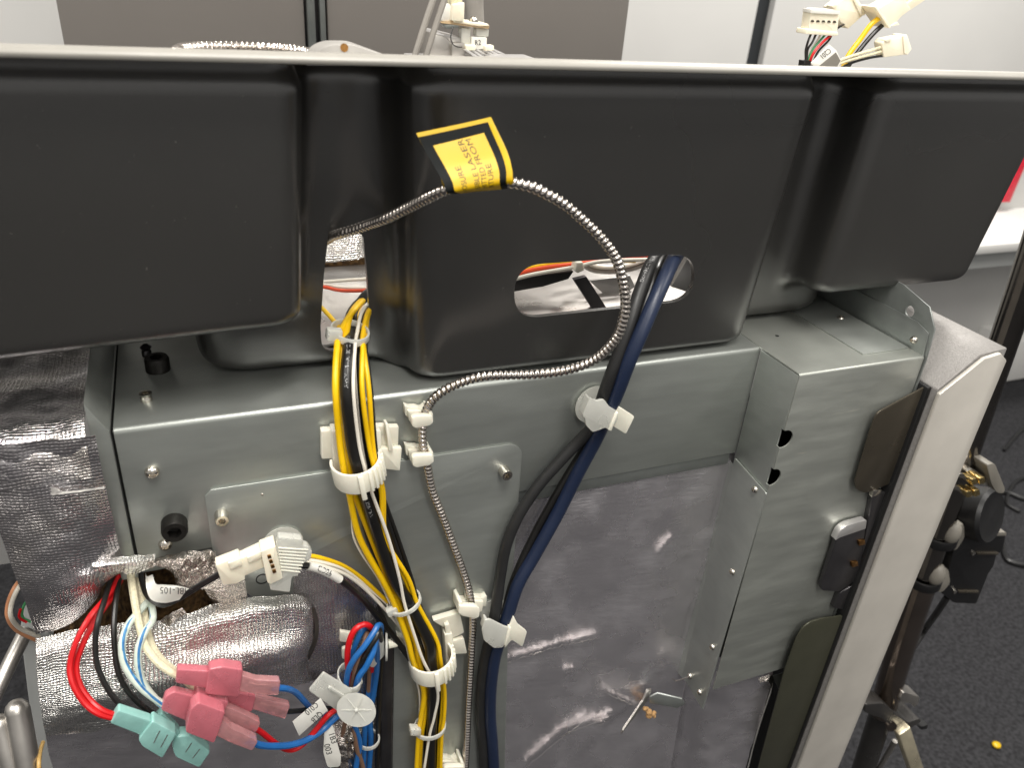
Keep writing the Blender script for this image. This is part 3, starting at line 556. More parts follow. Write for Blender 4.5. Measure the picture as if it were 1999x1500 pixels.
ff = thing('foil_shield', 'large smooth grey foil heat shield below the right half of the beam', 'foil shield', at(1200, 1150, Y=0.004))
F1 = [[(960, 925, .0032), (1100, 905, .0032), (1250, 885, .0032), (1440, 860, .0032)], [(960, 1020, .0032), (1095, 1005, .0034), (1230, 985, .0034), (1420, 960, .0036)], [(955, 1150, .003), (1085, 1140, .004), (1210, 1125, .003), (1385, 1105, .003)], [(945, 1290, .003), (1075, 1285, .002), (1195, 1270, .004), (1355, 1250, .004)], [(935, 1420, .003), (1060, 1415, .004), (1175, 1405, .003), (1328, 1390, .004)], [(925, 1560, .003), (1045, 1560, .004), (1155, 1560, .003), (1300, 1560, .004)]]
obj('foil_sheet', grid_px(F1, 100, 100, 0.0011, 30, 17, 0.0003), 'foilF', ff)
F2 = [[(1300, 1290, .016), (1375, 1285, -.004), (1440, 1280, -.016), (1520, 1270, -.034)], [(1310, 1390, .016), (1365, 1385, -.008), (1420, 1378, -.022), (1496, 1368, -.034)], [(1300, 1480, .016), (1350, 1475, -.006), (1400, 1470, -.020), (1466, 1462, -.034)], [(1280, 1560, .016), (1335, 1560, -.006), (1390, 1560, -.020), (1440, 1560, -.034)]]
obj('folded_side', grid_px(F2, 50, 60, 0.0015, 40, 18, 0.0004), 'foilF', ff)
obj('bright_edge', MB().tube(path([(1500, 1318, -.035), (1507, 1340, -.035), (1488, 1400, -.035), (1473, 1450, -.035), (1455, 1520, -.035)]), 0.0006, 6), 'foilCrease', ff)
obj('rolled_corner', grid_px([[(1480, 1325, -.036), (1505, 1318, -.038), (1512, 1330, -.034)], [(1484, 1334, -.038), (1500, 1332, -.042), (1506, 1348, -.034)]], 12, 12, 0.0008, 200, 2), 'foilC', ff)
random.seed(5)
for a, b, n, wd in (((992, 1294), (1100, 1260), 16, 5), ((1096, 1262), (1172, 1245), 12, 4), ((1030, 1496), (1150, 1400), 18, 4), ((1092, 1440), (1200, 1395), 12, 3), ((1184, 1355), (1250, 1385), 12, 6), ((1165, 1420), (1192, 1408), 6, 3), ((1290, 1085), (1318, 1052), 5, 2), ((1104, 1316), (1124, 1309), 4, 2)):
    up, dn = [], []; n = n * 2
    for k in range(n + 1):
        t = k / n; x = a[0] + (b[0] - a[0]) * t; y = a[1] + (b[1] - a[1]) * t + random.uniform(-1.8, 1.8); e = wd * math.sin(math.pi * min(1, max(0.06, t))) ** .6 * random.uniform(0.15, .8)
        up.append((x, y - e * .5, .0004)); dn.append((x, y + e * .5, .0004))
    obj('foil_crease', grid_px([up, [(u[0], (u[1] * .6 + v[1] * .4), -.0010 - random.uniform(0, .0014)) for u, v in zip(up, dn)], dn], n, 4), 'foilCrease', ff)
ct = thing('bent_tab', 'bent metal tab with brown foam poking through the smooth foil shield', 'metal tab', at(1260, 1385, Y=-.01))
obj('front_leg', MB().prism([at(1216, 1428, Y=-.026), at(1212, 1436, Y=-.026), at(1262, 1372, Y=-.006), at(1272, 1350, Y=-.002), at(1262, 1352, Y=-.002), at(1254, 1372, Y=-.006)], (0.0012, 0.003, 0.0005)), 'alu', ct, 0.0004)
obj('side_leg', MB().prism([at(1268, 1362, Y=-.004), at(1284, 1355, Y=-.006), at(1332, 1366, Y=-.018), at(1338, 1376, Y=-.018), at(1322, 1384, Y=-.016), at(1268, 1374, Y=-.005)], (0.0004, 0.0014, 0.0006)), 'galv_dark', ct, 0.0004)
mb = MB(); random.seed(2)
for k in range(9): mb.blob(at(1258 + random.uniform(0, 20), 1384 + random.uniform(0, 16), Y=-.006 - random.uniform(0, .004)), random.uniform(.0018, .0032))
obj('foam_scrap', mb, mat('tan_foam', (176, 138, 92), 0.9, 0, 0.3, 500, 0.8, 900), ct)
obj('wire_pin', MB().tube(path([(1313, 1326, -.004), (1322, 1330, -.012), (1346, 1322, -.018)], 4), .0006, 6), 'steel', ct)
# ================================================================== small objects
def ring_tie(label, c, Y, ax, rpx, dep, wpx, hpx=None, a0=0, a1=360, head=(-1, 0.2), group='cable ties round the wire bundles', tail=None):
    c3 = at(*c, Y=Y); s = scl(c3); A = (at(c[0] + ax[0], c[1] + ax[1], Y=Y) - c3).normalized(); V = Vector((0, -1, 0)); V = (V - A * V.dot(A)).normalized(); S = A.cross(V)
    t = thing('cable_tie', label, 'cable tie', c3, group); obj('strap', MB().band(c3, A, V, dep, rpx * s, wpx * s, 0.0013, a0, a1), 'clear', t, 0.0003)
    h = at(c[0] + head[0], c[1] + head[1], Y=Y - dep * 0.45); k = (hpx or 14) * s
    e = (at(c[0] + ax[1], c[1] - ax[0], Y=Y) - c3).normalized()
    obj('head', MB().obox(h, e * k * .62, V * k * .42, A * k * .5), 'clear', t, 0.0009); return t
# ---- armoured hose with its tag
hose_px = [(628, 474, .062), (640, 467, .046), (652, 460, .034), (668, 455, .026), (690, 449, .019), (722, 438, .007), (745, 430, -.005), (762, 423, -.012), (800, 404, -.026), (835, 386, -.042), (874, 369, -.054), (930, 358, -.060), (990, 356, -.060), (1030, 363, -.062), (1056, 373, -.063), (1102, 399, -.064), (1140, 431, -.065), (1175, 466, -.066), (1203, 506, -.066), (1217, 554, -.066), (1221, 590, -.065), (1217, 624, -.063), (1201, 663, -.058), (1163, 701, -.050), (1110, 722, -.042), (1040, 731, -.034), (953, 734, -.028), (900, 747, -.022), (865, 764, -.019), (844, 782, -.016), (831, 806, -.0125), (825, 834, -.0115), (825, 866, -.0115), (830, 890, -.0115), (834, 910, -.011), (844, 959, -.0085), (865, 1012, -.008), (886, 1068, -.008), (904, 1117, -.008), (917, 1162, -.009), (923, 1213, -.009), (921, 1255, -.008), (918, 1308, -.008), (914, 1378, -.008), (911, 1448, -.009), (907, 1530, -.009)]
HP = resample(catmull([at(x, y, Y=Y) for x, y, Y in hose_px], 10), 0.00036)
PIT = 0.0032
def hose_r(s, t, R=0.0028):
    ph = (s / PIT + t / (2 * math.pi)) % 1.0; return R * (1.0 + 0.30 * (math.sin(math.pi * min(1, ph / 0.74)) ** 0.55 if ph < 0.74 else 0) - 0.20)
tag(obj('armoured_hose', MB().tube(HP, 0, 12, hose_r), 'conduit'), 'flexible ribbed steel armoured hose looping from the left slot through the yellow tag and clips', 'armoured hose')
# ---- folded warning tag
tg = thing('warning_tag', 'yellow and black laser warning tag folded round the armoured hose', 'warning tag', at(905, 300, Y=-.056))
LFT = [(817, 268, -.050), (831, 296, -.053), (852, 332, -.058), (866, 358, -.063), (872, 376, -.0645), (884, 379, -.061)]
RGT = [(952, 238, -.050), (962, 262, -.053), (979, 300, -.058), (988, 330, -.063), (989, 356, -.0655), (992, 369, -.062)]
def tagsurf(off=0.0, dpx=(0, 0), dY=0.0):
    Lc = catmull([at(x + dpx[0], y + dpx[1], Y=Y + dY) for x, y, Y in LFT], 10); Rc = catmull([at(x + dpx[0], y + dpx[1], Y=Y + dY) for x, y, Y in RGT], 10); n = len(Lc) - 1
    def f(u, v):        # u across, v from the free edge (0) to the fold (1)
        k = min(n - 1e-6, max(0, v * n)); i = int(k); t = k - i; a = Lc[i].lerp(Lc[i + 1], t); b = Rc[i].lerp(Rc[i + 1], t); p = a.lerp(b, u)
        return p + Vector((0, -off + 0.0016 * math.sin(u * 2.6) * (v - 0.4), 0))
    return f
def strip(f, u0, u1, v0, v1, nu=14, nv=30, th=0.0):
    mb = MB()
    P = [[f(u0 + (u1 - u0) * i / nu, v0 + (v1 - v0) * j / nv) for j in range(nv + 1)] for i in range(nu + 1)]; n = nv + 1
    fr = [p for r in P for p in r]; m = len(fr)
    q = [(i * n + j, (i + 1) * n + j, (i + 1) * n + j + 1, i * n + j + 1) for i in range(nu) for j in range(nv)]
    bd = [i * n for i in range(nu + 1)] + [nu * n + j for j in range(1, n)] + [i * n + nv for i in range(nu - 1, -1, -1)] + [j for j in range(nv - 1, 0, -1)]
    mb.add(fr + [p + Vector((0, th, 0)) for p in fr], q + [tuple(k + m for k in reversed(x)) for x in q] + [(a, b, b + m, a + m) for a, b in zip(bd, bd[1:] + bd[:1])]); mb.smooth = True; return mb
f0 = tagsurf(); obj('front_leaf', strip(f0, 0, 1, 0, 1, th=0.00035), 'tagblk', tg)
f1 = tagsurf(0.00025); pfd = obj('printed_field', strip(f1, 0.135, 0.885, 0.15, 1.0, th=0.0002), 'tagyel', tg)
fb_ = tagsurf(0, (0, -9), 0.0045); fbk = lambda u, v: fb_(u, v) + Vector((0.0022 * v * u + 0.0006 * u, 0.002 * v, 0.0004 * v))
obj('rear_leaf', strip(fbk, -0.03, 1.03, 0, 1, th=0.00035), 'tagyel', tg)
obj('right_edge', strip(lambda u, v: f0(1.0, v) + Vector((0.0005 + u * (0.0018 + 0.0022 * v), 0.0015, 0)), 0, 1, 0.04, 0.97, 3, 26, 0.0003), 'tagyel', tg)
f2 = tagsurf(0.00034); HT = (at(872, 376, Y=-.06) - at(817, 268, Y=-.05)).length; WD = 0.037
for s, u, ln in (('POSURE', 0.345, .46), ('ISIBLE LASER', 0.555, .72), ('MITTED FROM', 0.67, .70), ('RTURE', 0.785, .40)):
    kx = ln / glyphs(s, 0.0031 / 0.7)[2]
    text_on('tag_print', s, 0.0031 / 0.7, lambda x, y, u=u, kx=kx: f2(u - y / WD, 0.875 - x * kx), 'ink', pfd)
text_on('tag_print', '\u25b2', 0.004, lambda x, y: f2(0.45 - y / WD, 0.90 - x / HT), 'paper', tg) if False else None
# ---- main harness
hy = [575, 607, 650, 681, 760, 860, 915, 960, 1050, 1130, 1180, 1250, 1290, 1350, 1400, 1440, 1530]
hY = [.062, .044, .020, .004, -.014, -.017, -.019, -.017, -.015, -.015, -.015, -.017, -.018, -.015, -.014, -.014, -.014]
HW = [('yellow_wire', 'yellow', 13, -4, [722, 690, 664, 658, 655, 663, 671, 681, 702, 745, 770, 796, 806, 827, 822, 817, 812]),
      ('yellow_wire', 'yellow', 12, 0, [716, 688, 676, 668, 668, 676, 684, 691, 724, 757, 780, 808, 817, 833, 829, 823, 818]),
      ('printed_cable', 'black', 26, -5, [705, 697, 684, 682, 678, 688, 700, 712, 740, 769, 800, 836, 842, 845, 844, 842, 840]),
      ('white_wire', 'wwhite', 7, -9, [712, 708, 697, 693, 690, 700, 712, 725, 758, 780, 790, 812, 826, 854, 848, 838, 824]),
      ('black_wire', 'black', 12, 2, [700, 695, 692, 690, 686, 694, 704, 716, 746, 775, 800, 820, 835, 846, 850, 850, 848]),
      ('black_wire', 'black', 12, 0, [724, 714, 704, 702, 704, 714, 724, 735, 766, 792, 808, 842, 852, 860, 858, 856, 852]),
      ('yellow_wire', 'yellow', 10, -6, [726, 720, 709, 708, 707, 719, 731, 744, 752, 797, 815, 852, 860, 868, 867, 862, 860]),
      ('yellow_wire', 'yellow', 10, -3, [728, 722, 713, 710, 720, 727, 735, 748, 753, 790, 812, 846, 855, 864, 862, 858, 855]),
      ('black_wire', 'black', 10, 2, [726, 722, 712, 713, 723, 731, 738, 744, 776, 803, 818, 853, 860, 862, 860, 858, 855]),
      ('black_wire', 'black', 12, 3, [690, 684, 674, 668, 665, 673, 684, 697, 719, 753, 777, 803, 820, 838, 836, 832, 830]),
      ('white_wire', 'wwhite', 5, 0, [704, 690, 680, 673, 670, 678, 684, 690, 691, 738, 762, 790, 800, 818, 819, 817, 808]),
      ('yellow_wire', 'yellow', 10, 3, [722, 702, 688, 682, 680, 690, 704, 716, 732, 762, 788, 813, 823, 831, 827, 822, 818]),
      ('white_wire', 'wwhite', 5, 1, [714, 705, 700, 697, 697, 706, 718, 728, 757, 789, 802, 824, 834, 844, 848, 850, 848])]
har = thing('wire_harness', 'thick bundle of yellow black and white wires hanging from the left slot', 'wire bundle', at(690, 800, Y=-.016))
pc = None
for nm, m, wpx, dd, xs_ in HW:
    pts = [(x, y, Y + (dd if y > 670 else {-5: 6, -4: -6, 0: -5 if nm == 'yellow_wire' else 3}.get(dd, dd)) * 0.001) for x, y, Y in zip(xs_, hy, hY)]
    if dd != -5: pts = [(pts[1][0] + 150, 584 + dd, .090), (pts[1][0] + 75, 572 + dd, .078), (pts[1][0] + 30, 580, .062)] + pts[1:]
    else: pts = [(840, 570, .090), (760, 566, .078), (722, 574, .062)] + pts[1:]
    P = path(pts, 8); o = obj(nm, MB().tube(P, wpx * .5 * scl(P[len(P) // 2]), 10), m, har)
    if nm == 'printed_cable': pc = P; pco = o; ro = wpx * .5 * scl(P[len(P) // 2])
tube_print('jacket_print', 'AWM  I/II  A  80\u00b0C  300V', [p for p in pc if True], 0.125, ro, 0.0021, 'inkgrey', pco, 0.15, True)
tube_print('jacket_print', 'NNL-NGT NAW LEE', pc, 0.222, ro, 0.0021, 'inkgrey', pco, 0.1, True)
wire('yellow_wire', [(612, 588, .07), (632, 605, .055), (650, 625, .040), (662, 640, .026), (664, 660, .012)], 9, 'yellow', har)
br = [('black_wire', 'black', 13, [(585, 1103, -.020), (612, 1108, -.020), (645, 1122, -.018), (682, 1146, -.014), (722, 1186, -.010), (762, 1236, -.010), (792, 1275, -.014), (806, 1295, -.016)]),
      ('yellow_wire', 'yellow', 8, [(596, 1084, -.016), (628, 1090, -.015), (668, 1104, -.012), (705, 1128, -.009), (742, 1162, -.009), (775, 1192, -.012)]),
      ('white_wire', 'wwhite', 7, [(590, 1092, -.017), (628, 1098, -.016), (672, 1112, -.012), (712, 1142, -.008), (748, 1172, -.008), (780, 1204, -.010)]),
      ('white_wire', 'wwhite', 7, [(590, 1096, -.018), (630, 1106, -.017), (674, 1122, -.013), (712, 1150, -.009), (748, 1186, -.009), (785, 1230, -.010)])]
for nm, m, wpx, pts in br: wire(nm, pts, wpx, m, har)
slv = path([(602, 1105, -.0205), (620, 1110, -.0200), (645, 1121, -.0185), (663, 1132, -.017)], 8); slo = obj('marker_sleeve', MB().tube(slv, 9.0 * scl(slv[0]), 12), 'paper', har)
tube_print('sleeve_print', 'CD26', slv, 0.0052, 9.0 * scl(slv[0]), 0.0034, 'inkblk', slo, 0.1)
ring_tie('white cable tie round the harness just below the left slot', (683, 649), .014, (-.1, 1), 33, .0145, 14, 24, head=(-31, 4))
ring_tie('white cable tie round the harness between the two ribbed clamps', (789, 1176), -.015, (.45, 1), 31, .010, 10, 17, head=(-24, 17))
ring_tie('white cable tie round the harness near the bottom edge', (839, 1420), -.015, (-.05, 1), 29, .010, 10, 19, head=(-29, 6))
def ribbed(label, c, ax, rpx, wpx, tabs, Y=-.017, dep=.0155):
    c3 = at(*c, Y=Y); s = scl(c3); A = (at(c[0] + ax[0], c[1] + ax[1], Y=Y) - c3).normalized(); V = Vector((0, -1, 0)); V = (V - A * V.dot(A)).normalized()
    t = thing('ribbed_clamp', label, 'cable clamp', c3, 'ribbed white clamps on the wire harness')
    st_ = obj('strap', MB().band(c3, A, V, dep, rpx * s, wpx * s, 0.0016, -112, 112, 60), 'white', t, 0.0003)
    for sg in (-1,):
        mb = MB()
        for k in range(7):
            a = math.radians(sg * (18 + k * 13)); S = A.cross(V); d = V * math.cos(a) * dep + S * math.sin(a) * rpx * s; dn = d.normalized(); mb.obox(c3 + d + dn * 0.0021, A.cross(dn).normalized() * 0.0009, dn * 0.0011, A * wpx * s * .5)
        obj('ribs', mb, 'white', st_, 0.0003)
    S = A.cross(V); d = V * dep * 1.0
    obj('latch', MB().obox(c3 + V * (dep + .0022) + S * .001 + A * wpx * s * .12, S * .0015, V * .0018, A * wpx * s * .62), 'white', st_, 0.0005)
    for poly, y, th in tabs: obj('base_tab', slab(rounded(poly, 3), y, th), 'white', t, 0.0006)
    return t
ribbed('upper ribbed white clamp holding the harness against the beam', (697, 914), (.22, 1), 44, 46,
       [([(627, 842), (656, 840), (658, 896), (628, 897)], -.007, .0055), ([(734, 835), (779, 833), (777, 876), (741, 877)], -.006, .0045), ([(742, 877), (785, 875), (781, 920), (744, 916)], -.010, .004), ([(648, 838), (752, 832), (752, 850), (650, 856)], -.0062, .0050), ([(752, 829), (758, 828), (768, 880), (760, 882)], -.012, .006), ([(648, 842), (672, 842), (672, 925), (652, 920)], -.011, .009), ([(728, 842), (744, 842), (746, 905), (730, 910)], -.011, .009)])
ribbed('lower ribbed white clamp holding the harness near the bottom', (842, 1292), (.12, 1), 40, 40,
       [([(845, 1213), (898, 1197), (906, 1236), (878, 1250), (870, 1228)], -.008, .005), ([(873, 1256), (906, 1247), (912, 1277), (880, 1279)], -.010, .004), ([(775, 1241), (796, 1252), (802, 1278), (782, 1276)], -.007, .0055), ([(868, 1222), (878, 1219), (884, 1262), (874, 1264)], -.011, .006), ([(868, 1240), (884, 1238), (888, 1300), (872, 1305)], -.012, .009)])
# ---- small hose clips
def hose_clip(label, c, mir=False):
    t = thing('hose_clip', label, 'hose clip', at(*c, Y=-.004), 'small white clips holding the armoured hose')
    P = lambda q: rounded([(c[0] + (-(x - 820) if mir else (x - 820)), c[1] + y - 808) for x, y in (q[::-1] if mir else q)], 3)
    obj('rear_jaw', slab(P([(790, 792), (800, 796), (812, 795), (822, 799), (830, 792), (834, 812), (792, 813)]), -.0062, .005), 'white', t, .0005)
    obj('base', slab(P([(796, 803), (842, 803), (845, 828), (800, 824)]), -.0085, .0070), 'white', t, .0005)
    obj('front_jaw', slab(P([(804, 817), (812, 813), (844, 812), (846, 826), (838, 832), (812, 837), (805, 833)]), -.0185, .0045), 'white', t, .0006)
    obj('side_jaw', slab(P([(838, 803), (845, 806), (846, 826), (838, 828)]), -.0165, .0140), 'white', t, .0005)
    return t
hose_clip('topmost of the small white hose clips, just under the tray', (820, 808))
hose_clip('small white hose clip beside the upper ribbed clamp on the plate edge', (821, 885))
hose_clip('small white hose clip above the lower strap of the blue cable', (921, 1180), True)
hose_clip('small white hose clip cut off by the bottom of the picture', (882, 1494))
# ---- blue and black cables
navy = [(1340, 455, .075), (1326, 490, .030), (1311, 515, .000), (1285, 572, -.018), (1255, 642, -.027), (1229, 702, -.029), (1205, 765, -.026), (1184, 812, -.022), (1164, 856, -.016), (1130, 920, -.012), (1090, 1000, -.010), (1046, 1080, -.010), (1012, 1140, -.012), (992, 1200, -.014), (977, 1245, -.014), (965, 1290, -.012), (958, 1345, -.011), (957, 1400, -.010), (961, 1450, -.010), (966, 1530, -.010)]
P = path(navy); tag(obj('navy_cable', MB().tube(P, .0049, 16), 'navy'), 'thick navy blue cable running down from the right slot', 'cable')
blk = [(1300, 455, .075), (1288, 490, .030), (1268, 520, .002), (1248, 572, -.012), (1232, 622, -.020), (1212, 680, -.024), (1190, 738, -.025), (1172, 790, -.022), (1158, 830, -.015), (1130, 862, -.010), (1092, 902, -.008), (1050, 950, -.007), (1012, 1008, -.007), (988, 1066, -.0075), (976, 1130, -.009), (968, 1190, -.012), (958, 1238, -.012), (947, 1285, -.009), (940, 1335, -.008), (938, 1400, -.007), (943, 1460, -.007), (946, 1530, -.007)]
P2 = path(blk); bc = thing('black_cable', 'black printed cable running beside the navy cable from the right slot', 'cable', at(1170, 800, Y=-.02))
jk = obj('jacket', MB().tube(P2, .0042, 14), 'cable_black', bc)
tube_print('jacket_print', '18AWG/1PR AND 24AWG', P2, 0.075, .0042, .0022, 'inkgrey', jk, -0.25)
tube_print('jacket_print', 'VW-1  SHIELDED', P2, 0.190, .0042, .0020, 'inkgrey', jk, 0.35, True)
P3 = path([(1312, 455, .078), (1296, 495, .030), (1284, 520, .004), (1266, 575, -.011), (1246, 628, -.018), (1224, 690, -.022), (1200, 748, -.021), (1182, 792, -.017), (1165, 830, -.012), (1138, 880, -.007), (1110, 925, -.0062), (1075, 985, -.0055), (1040, 1050, -.005), (1004, 1130, -.007), (984, 1200, -.009)])
tag(obj('thin_black_cable', MB().tube(P3, .0030, 12), 'black'), 'thinner plain black cable tucked between the navy and printed black cables', 'cable')
def purse(label, polys, disc, bar, Y=-.0305):
    t = thing('strap_clip', label, 'cable clip', at(*disc[0], Y=-.004), 'round based white strap clips')
    d3 = at(*disc[0], Y=-.0015); obj('disc_base', MB().lathe(d3, (0, -1, 0), [(disc[1] * scl(d3), 0), (disc[1] * scl(d3) * 1.03, .0012), (disc[1] * scl(d3) * .4, .0020), (disc[1] * scl(d3) * .2, .006)], 36), 'clear', t, smooth=True)
    for nm, q, dy, th in polys: obj(nm, slab(rounded(q, 3.5), Y + dy, th), 'clear' if nm != 'arrow_tail' else 'white', t, .0009)
    obj('locking_bar', slab(bar, Y - .0012, .004), 'white', t, .0007); return t
purse('white strap clip with round base gripping the navy cable on the beam', [('strap', [(1137, 812), (1152, 777), (1162, 784), (1180, 781), (1190, 795), (1207, 805), (1205, 822), (1190, 842), (1182, 835), (1170, 840), (1157, 844), (1145, 832), (1142, 816)], 0, .0022), ('strap_side', [(1138, 811), (1152, 778), (1158, 783), (1146, 820)], .001, .007), ('arrow_tail', [(1202, 790), (1239, 814), (1222, 848), (1196, 832)], .002, .0018)], ((1159, 789), 40), [(1203, 806), (1208, 806), (1194, 843), (1188, 841)])
purse('white strap clip gripping navy and black cables near the bottom', [('strap', [(947, 1211), (957, 1210), (985, 1224), (996, 1227), (989, 1252), (982, 1266), (964, 1267), (945, 1252), (941, 1231)], 0, .0022), ('strap_side', [(942, 1230), (948, 1211), (954, 1212), (950, 1240)], .001, .006), ('arrow_tail', [(1003, 1204), (1011, 1220), (1029, 1234), (1020, 1264), (999, 1250), (985, 1267), (989, 1234)], .002, .0018)], ((962, 1190), 27), [(994, 1226), (999, 1227), (990, 1262), (985, 1262)], -.022)
# ---- terminal group on the left
def terminal(label, m, sleeve, body, crimp, Y, th, cm=None, group=None, slots=()):
    t = thing('quick_connector', label, 'connector', at(*body[0], Y=Y), group)
    ho = obj('housing', slab(rounded(body, 5), Y, th), m, t, .0014, seg=3)
    if sleeve: obj('sleeve', slab(rounded(sleeve, 5), Y + th * .14, th * .72), m, t, .0018, seg=3)
    if crimp: obj('crimp_barrel', slab(rounded(crimp, 5), Y + th * .16, th * .66), cm or m, t, .0017, seg=3)
    if crimp:
        cx_, cy_ = np.mean(np.array(crimp), axis=0); obj('ferrule', slab([(cx_ + (x - cx_) * .62, cy_ + (y - cy_) * .5) for x, y in crimp], Y + th * .32, th * .34), 'steel', t, .0010, seg=3)
    else:
        cx_, cy_ = np.mean(np.array(body), axis=0); obj('ferrule', slab([(cx_ + (x - cx_) * .6, cy_ + (y - cy_) * .55) for x, y in body], Y + th * .35, th * .3), 'steel', t, .0010, seg=3)
    for q in slots: obj('slot_mark', slab(q, Y - .0002, .0006), 'galv_dark', ho)
    return t
g1 = 'pink insulated quick connectors'
terminal('topmost pink insulated connector with a blue wire', 'pink', [(346, 1308), (410, 1312), (404, 1346), (342, 1335)], [(408, 1308), (436, 1303), (475, 1309), (466, 1363), (401, 1357), (404, 1332)], [(472, 1320), (500, 1329), (548, 1331), (544, 1359), (508, 1358), (466, 1351)], -.058, .0075, 'pinkclear', g1)
terminal('pink insulated connector with a black wire, second from top', 'pink', [(380, 1339), (420, 1346), (414, 1372), (377, 1362)], [(412, 1346), (500, 1361), (492, 1392), (448, 1386), (408, 1372)], [(497, 1360), (522, 1368), (567, 1378), (557, 1406), (524, 1396), (491, 1386)], -.049, .007, 'pinkclear', g1)
terminal('pink insulated connector with a red wire, behind the front one', 'pink', [(322, 1362), (340, 1352), (390, 1364), (370, 1412), (314, 1388)], [(386, 1354), (447, 1372), (436, 1396), (372, 1392)], [(436, 1380), (460, 1388), (509, 1412), (500, 1432), (440, 1414)], -.057, .0075, 'pinkclear', g1)
terminal('front pink insulated connector with a blue wire, lowest of four', 'pink', None, [(372, 1386), (388, 1373), (440, 1392), (430, 1422), (418, 1453), (362, 1431)], [(428, 1402), (452, 1424), (504, 1448), (492, 1467), (448, 1450), (420, 1436)], -.067, .0085, 'pinkclear', g1)
sl = lambda a, b: [(a[0] - 1, a[1]), (a[0] + 1, a[1]), (b[0] + 1, b[1]), (b[0] - 1, b[1])]
terminal('teal insulated connector on the red wires', 'teal', [(214, 1413), (231, 1388), (296, 1409), (282, 1440)], [(277, 1436), (298, 1409), (345, 1434), (317, 1482), (278, 1459), (270, 1446)], None, -.062, .008, None, 'teal insulated quick connectors', [sl((312, 1428), (300, 1452)), sl((327, 1436), (314, 1460))])
terminal('teal insulated connector on the black wires at the bottom', 'teal', [(296, 1413), (317, 1392), (352, 1432), (336, 1450)], [(336, 1462), (344, 1440), (368, 1437), (411, 1470), (389, 1501), (343, 1480)], None, -.054, .008, None, 'teal insulated quick connectors', [sl((374, 1452), (362, 1470)), sl((390, 1464), (376, 1482))])
lw = lambda nm, label, wpx, m, pts: tag(wire(nm, pts, wpx, m), label, 'wire')
lw('red_wire', 'outer red wire arching from the foil opening to the teal connector', 12, 'red', [(240, 1105, .012), (228, 1135, -.002), (205, 1170, -.016), (176, 1205, -.028), (150, 1252, -.036), (137, 1298, -.042), (142, 1335, -.048), (164, 1372, -.054), (192, 1394, -.058), (226, 1404, -.059)])
lw('red_wire', 'inner red wire arching beside the outer one to the teal connector', 12, 'red', [(246, 1105, .014), (234, 1135, .0), (214, 1172, -.012), (186, 1212, -.024), (162, 1258, -.034), (149, 1300, -.040), (156, 1338, -.046), (176, 1368, -.052), (200, 1388, -.057), (232, 1399, -.058)])
lw('black_wire', 'left black wire curving from the foil opening to the lower teal connector', 11, 'black', [(226, 1110, .010), (214, 1140, -.006), (203, 1175, -.020), (191, 1215, -.032), (186, 1255, -.038), (190, 1300, -.044), (208, 1342, -.050), (235, 1376, -.054), (270, 1400, -.053), (306, 1414, -.050)])
lw('black_wire', 'right black wire curving from the foil opening to the lower teal connector', 11, 'black', [(238, 1110, .012), (231, 1140, -.004), (225, 1180, -.018), (222, 1228, -.030), (225, 1278, -.038), (234, 1322, -.044), (256, 1358, -.048), (284, 1384, -.050), (312, 1402, -.050)])
lw('braided_cream_wire', 'front cream braided wire dropping from the opening to the top pink connector', 15, 'creamw', [(252, 1090, .004), (256, 1130, -.006), (263, 1175, -.018), (272, 1222, -.030), (284, 1262, -.040), (306, 1292, -.048), (332, 1312, -.053), (356, 1323, -.054)])
lw('braided_cream_wire', 'rear cream braided wire curving behind the front one to the pink connectors', 15, 'creamw', [(268, 1110, .010), (276, 1160, -.004), (284, 1215, -.020), (294, 1256, -.032), (314, 1288, -.040), (340, 1310, -.044), (372, 1338, -.045), (386, 1348, -.045)])
def traced(label, wpx, pts, side):
    P = path(pts); r = wpx * .5 * scl(P[len(P) // 2]); t = thing('blue_traced_wire', label, 'wire', P[0]); obj('braid', MB().tube(P, r, 12), 'bluetr', t); Q = []
    for k in range(len(P)):
        T_ = (P[min(k + 1, len(P) - 1)] - P[max(0, k - 1)]).normalized(); Vw = (Vector(CAM) - P[k]).normalized(); S_ = T_.cross(Vw).normalized(); a = side + 0.5 * math.sin(k * .13)
        Q.append(P[k] + (Vw * math.cos(a) + S_ * math.sin(a)) * r * .66)
    obj('tracer', MB().tube(Q, r * .48, 8), 'tracer', t)
traced('blue traced white braided wire on the left looping to the pink connectors', 14, [(294, 1168, -.004), (276, 1190, -.018), (252, 1218, -.030), (239, 1252, -.038), (240, 1288, -.043), (254, 1318, -.047), (280, 1348, -.051), (316, 1374, -.053), (334, 1382, -.054)], -.25)
traced('blue traced white braided wire on the right looping to the pink connectors', 14, [(288, 1160, .0), (296, 1184, -.014), (298, 1210, -.026), (282, 1236, -.036), (270, 1268, -.042), (270, 1304, -.046), (282, 1338, -.049), (304, 1366, -.052), (330, 1388, -.053)], .2)
bt = thing('sensor_lead', 'thin black paired leads curving from the opening to the ivory connector', 'wires', at(340, 1180, Y=-.02))
for k in range(3):
    wire('black_lead', [(270 + 3 * k, 1105, .012), (276 + 2 * k, 1140, -.004), (288 + k * 2, 1168 - k * 3, -.018), (316, 1184 - k * 3, -.026), (350, 1172 - k * 4, -.028), (390, 1148 - k * 4, -.029), (432, 1124 - k * 4, -.030)], 6, 'black', bt)
wl = grid_px([[(284, 1118, -.010), (286, 1150, -.016), (296, 1172, -.024), (322, 1178, -.028), (350, 1172, -.030)], [(287, 1126, -.008), (296, 1146, -.016), (312, 1150, -.026), (340, 1148, -.032), (366, 1152, -.032)], [(298, 1122, -.006), (304, 1140, -.014), (318, 1142, -.022), (346, 1144, -.028), (376, 1152, -.030)]], 30, 10); wl.uv = None
obj('wrapped_label', wl, 'paper', bt)
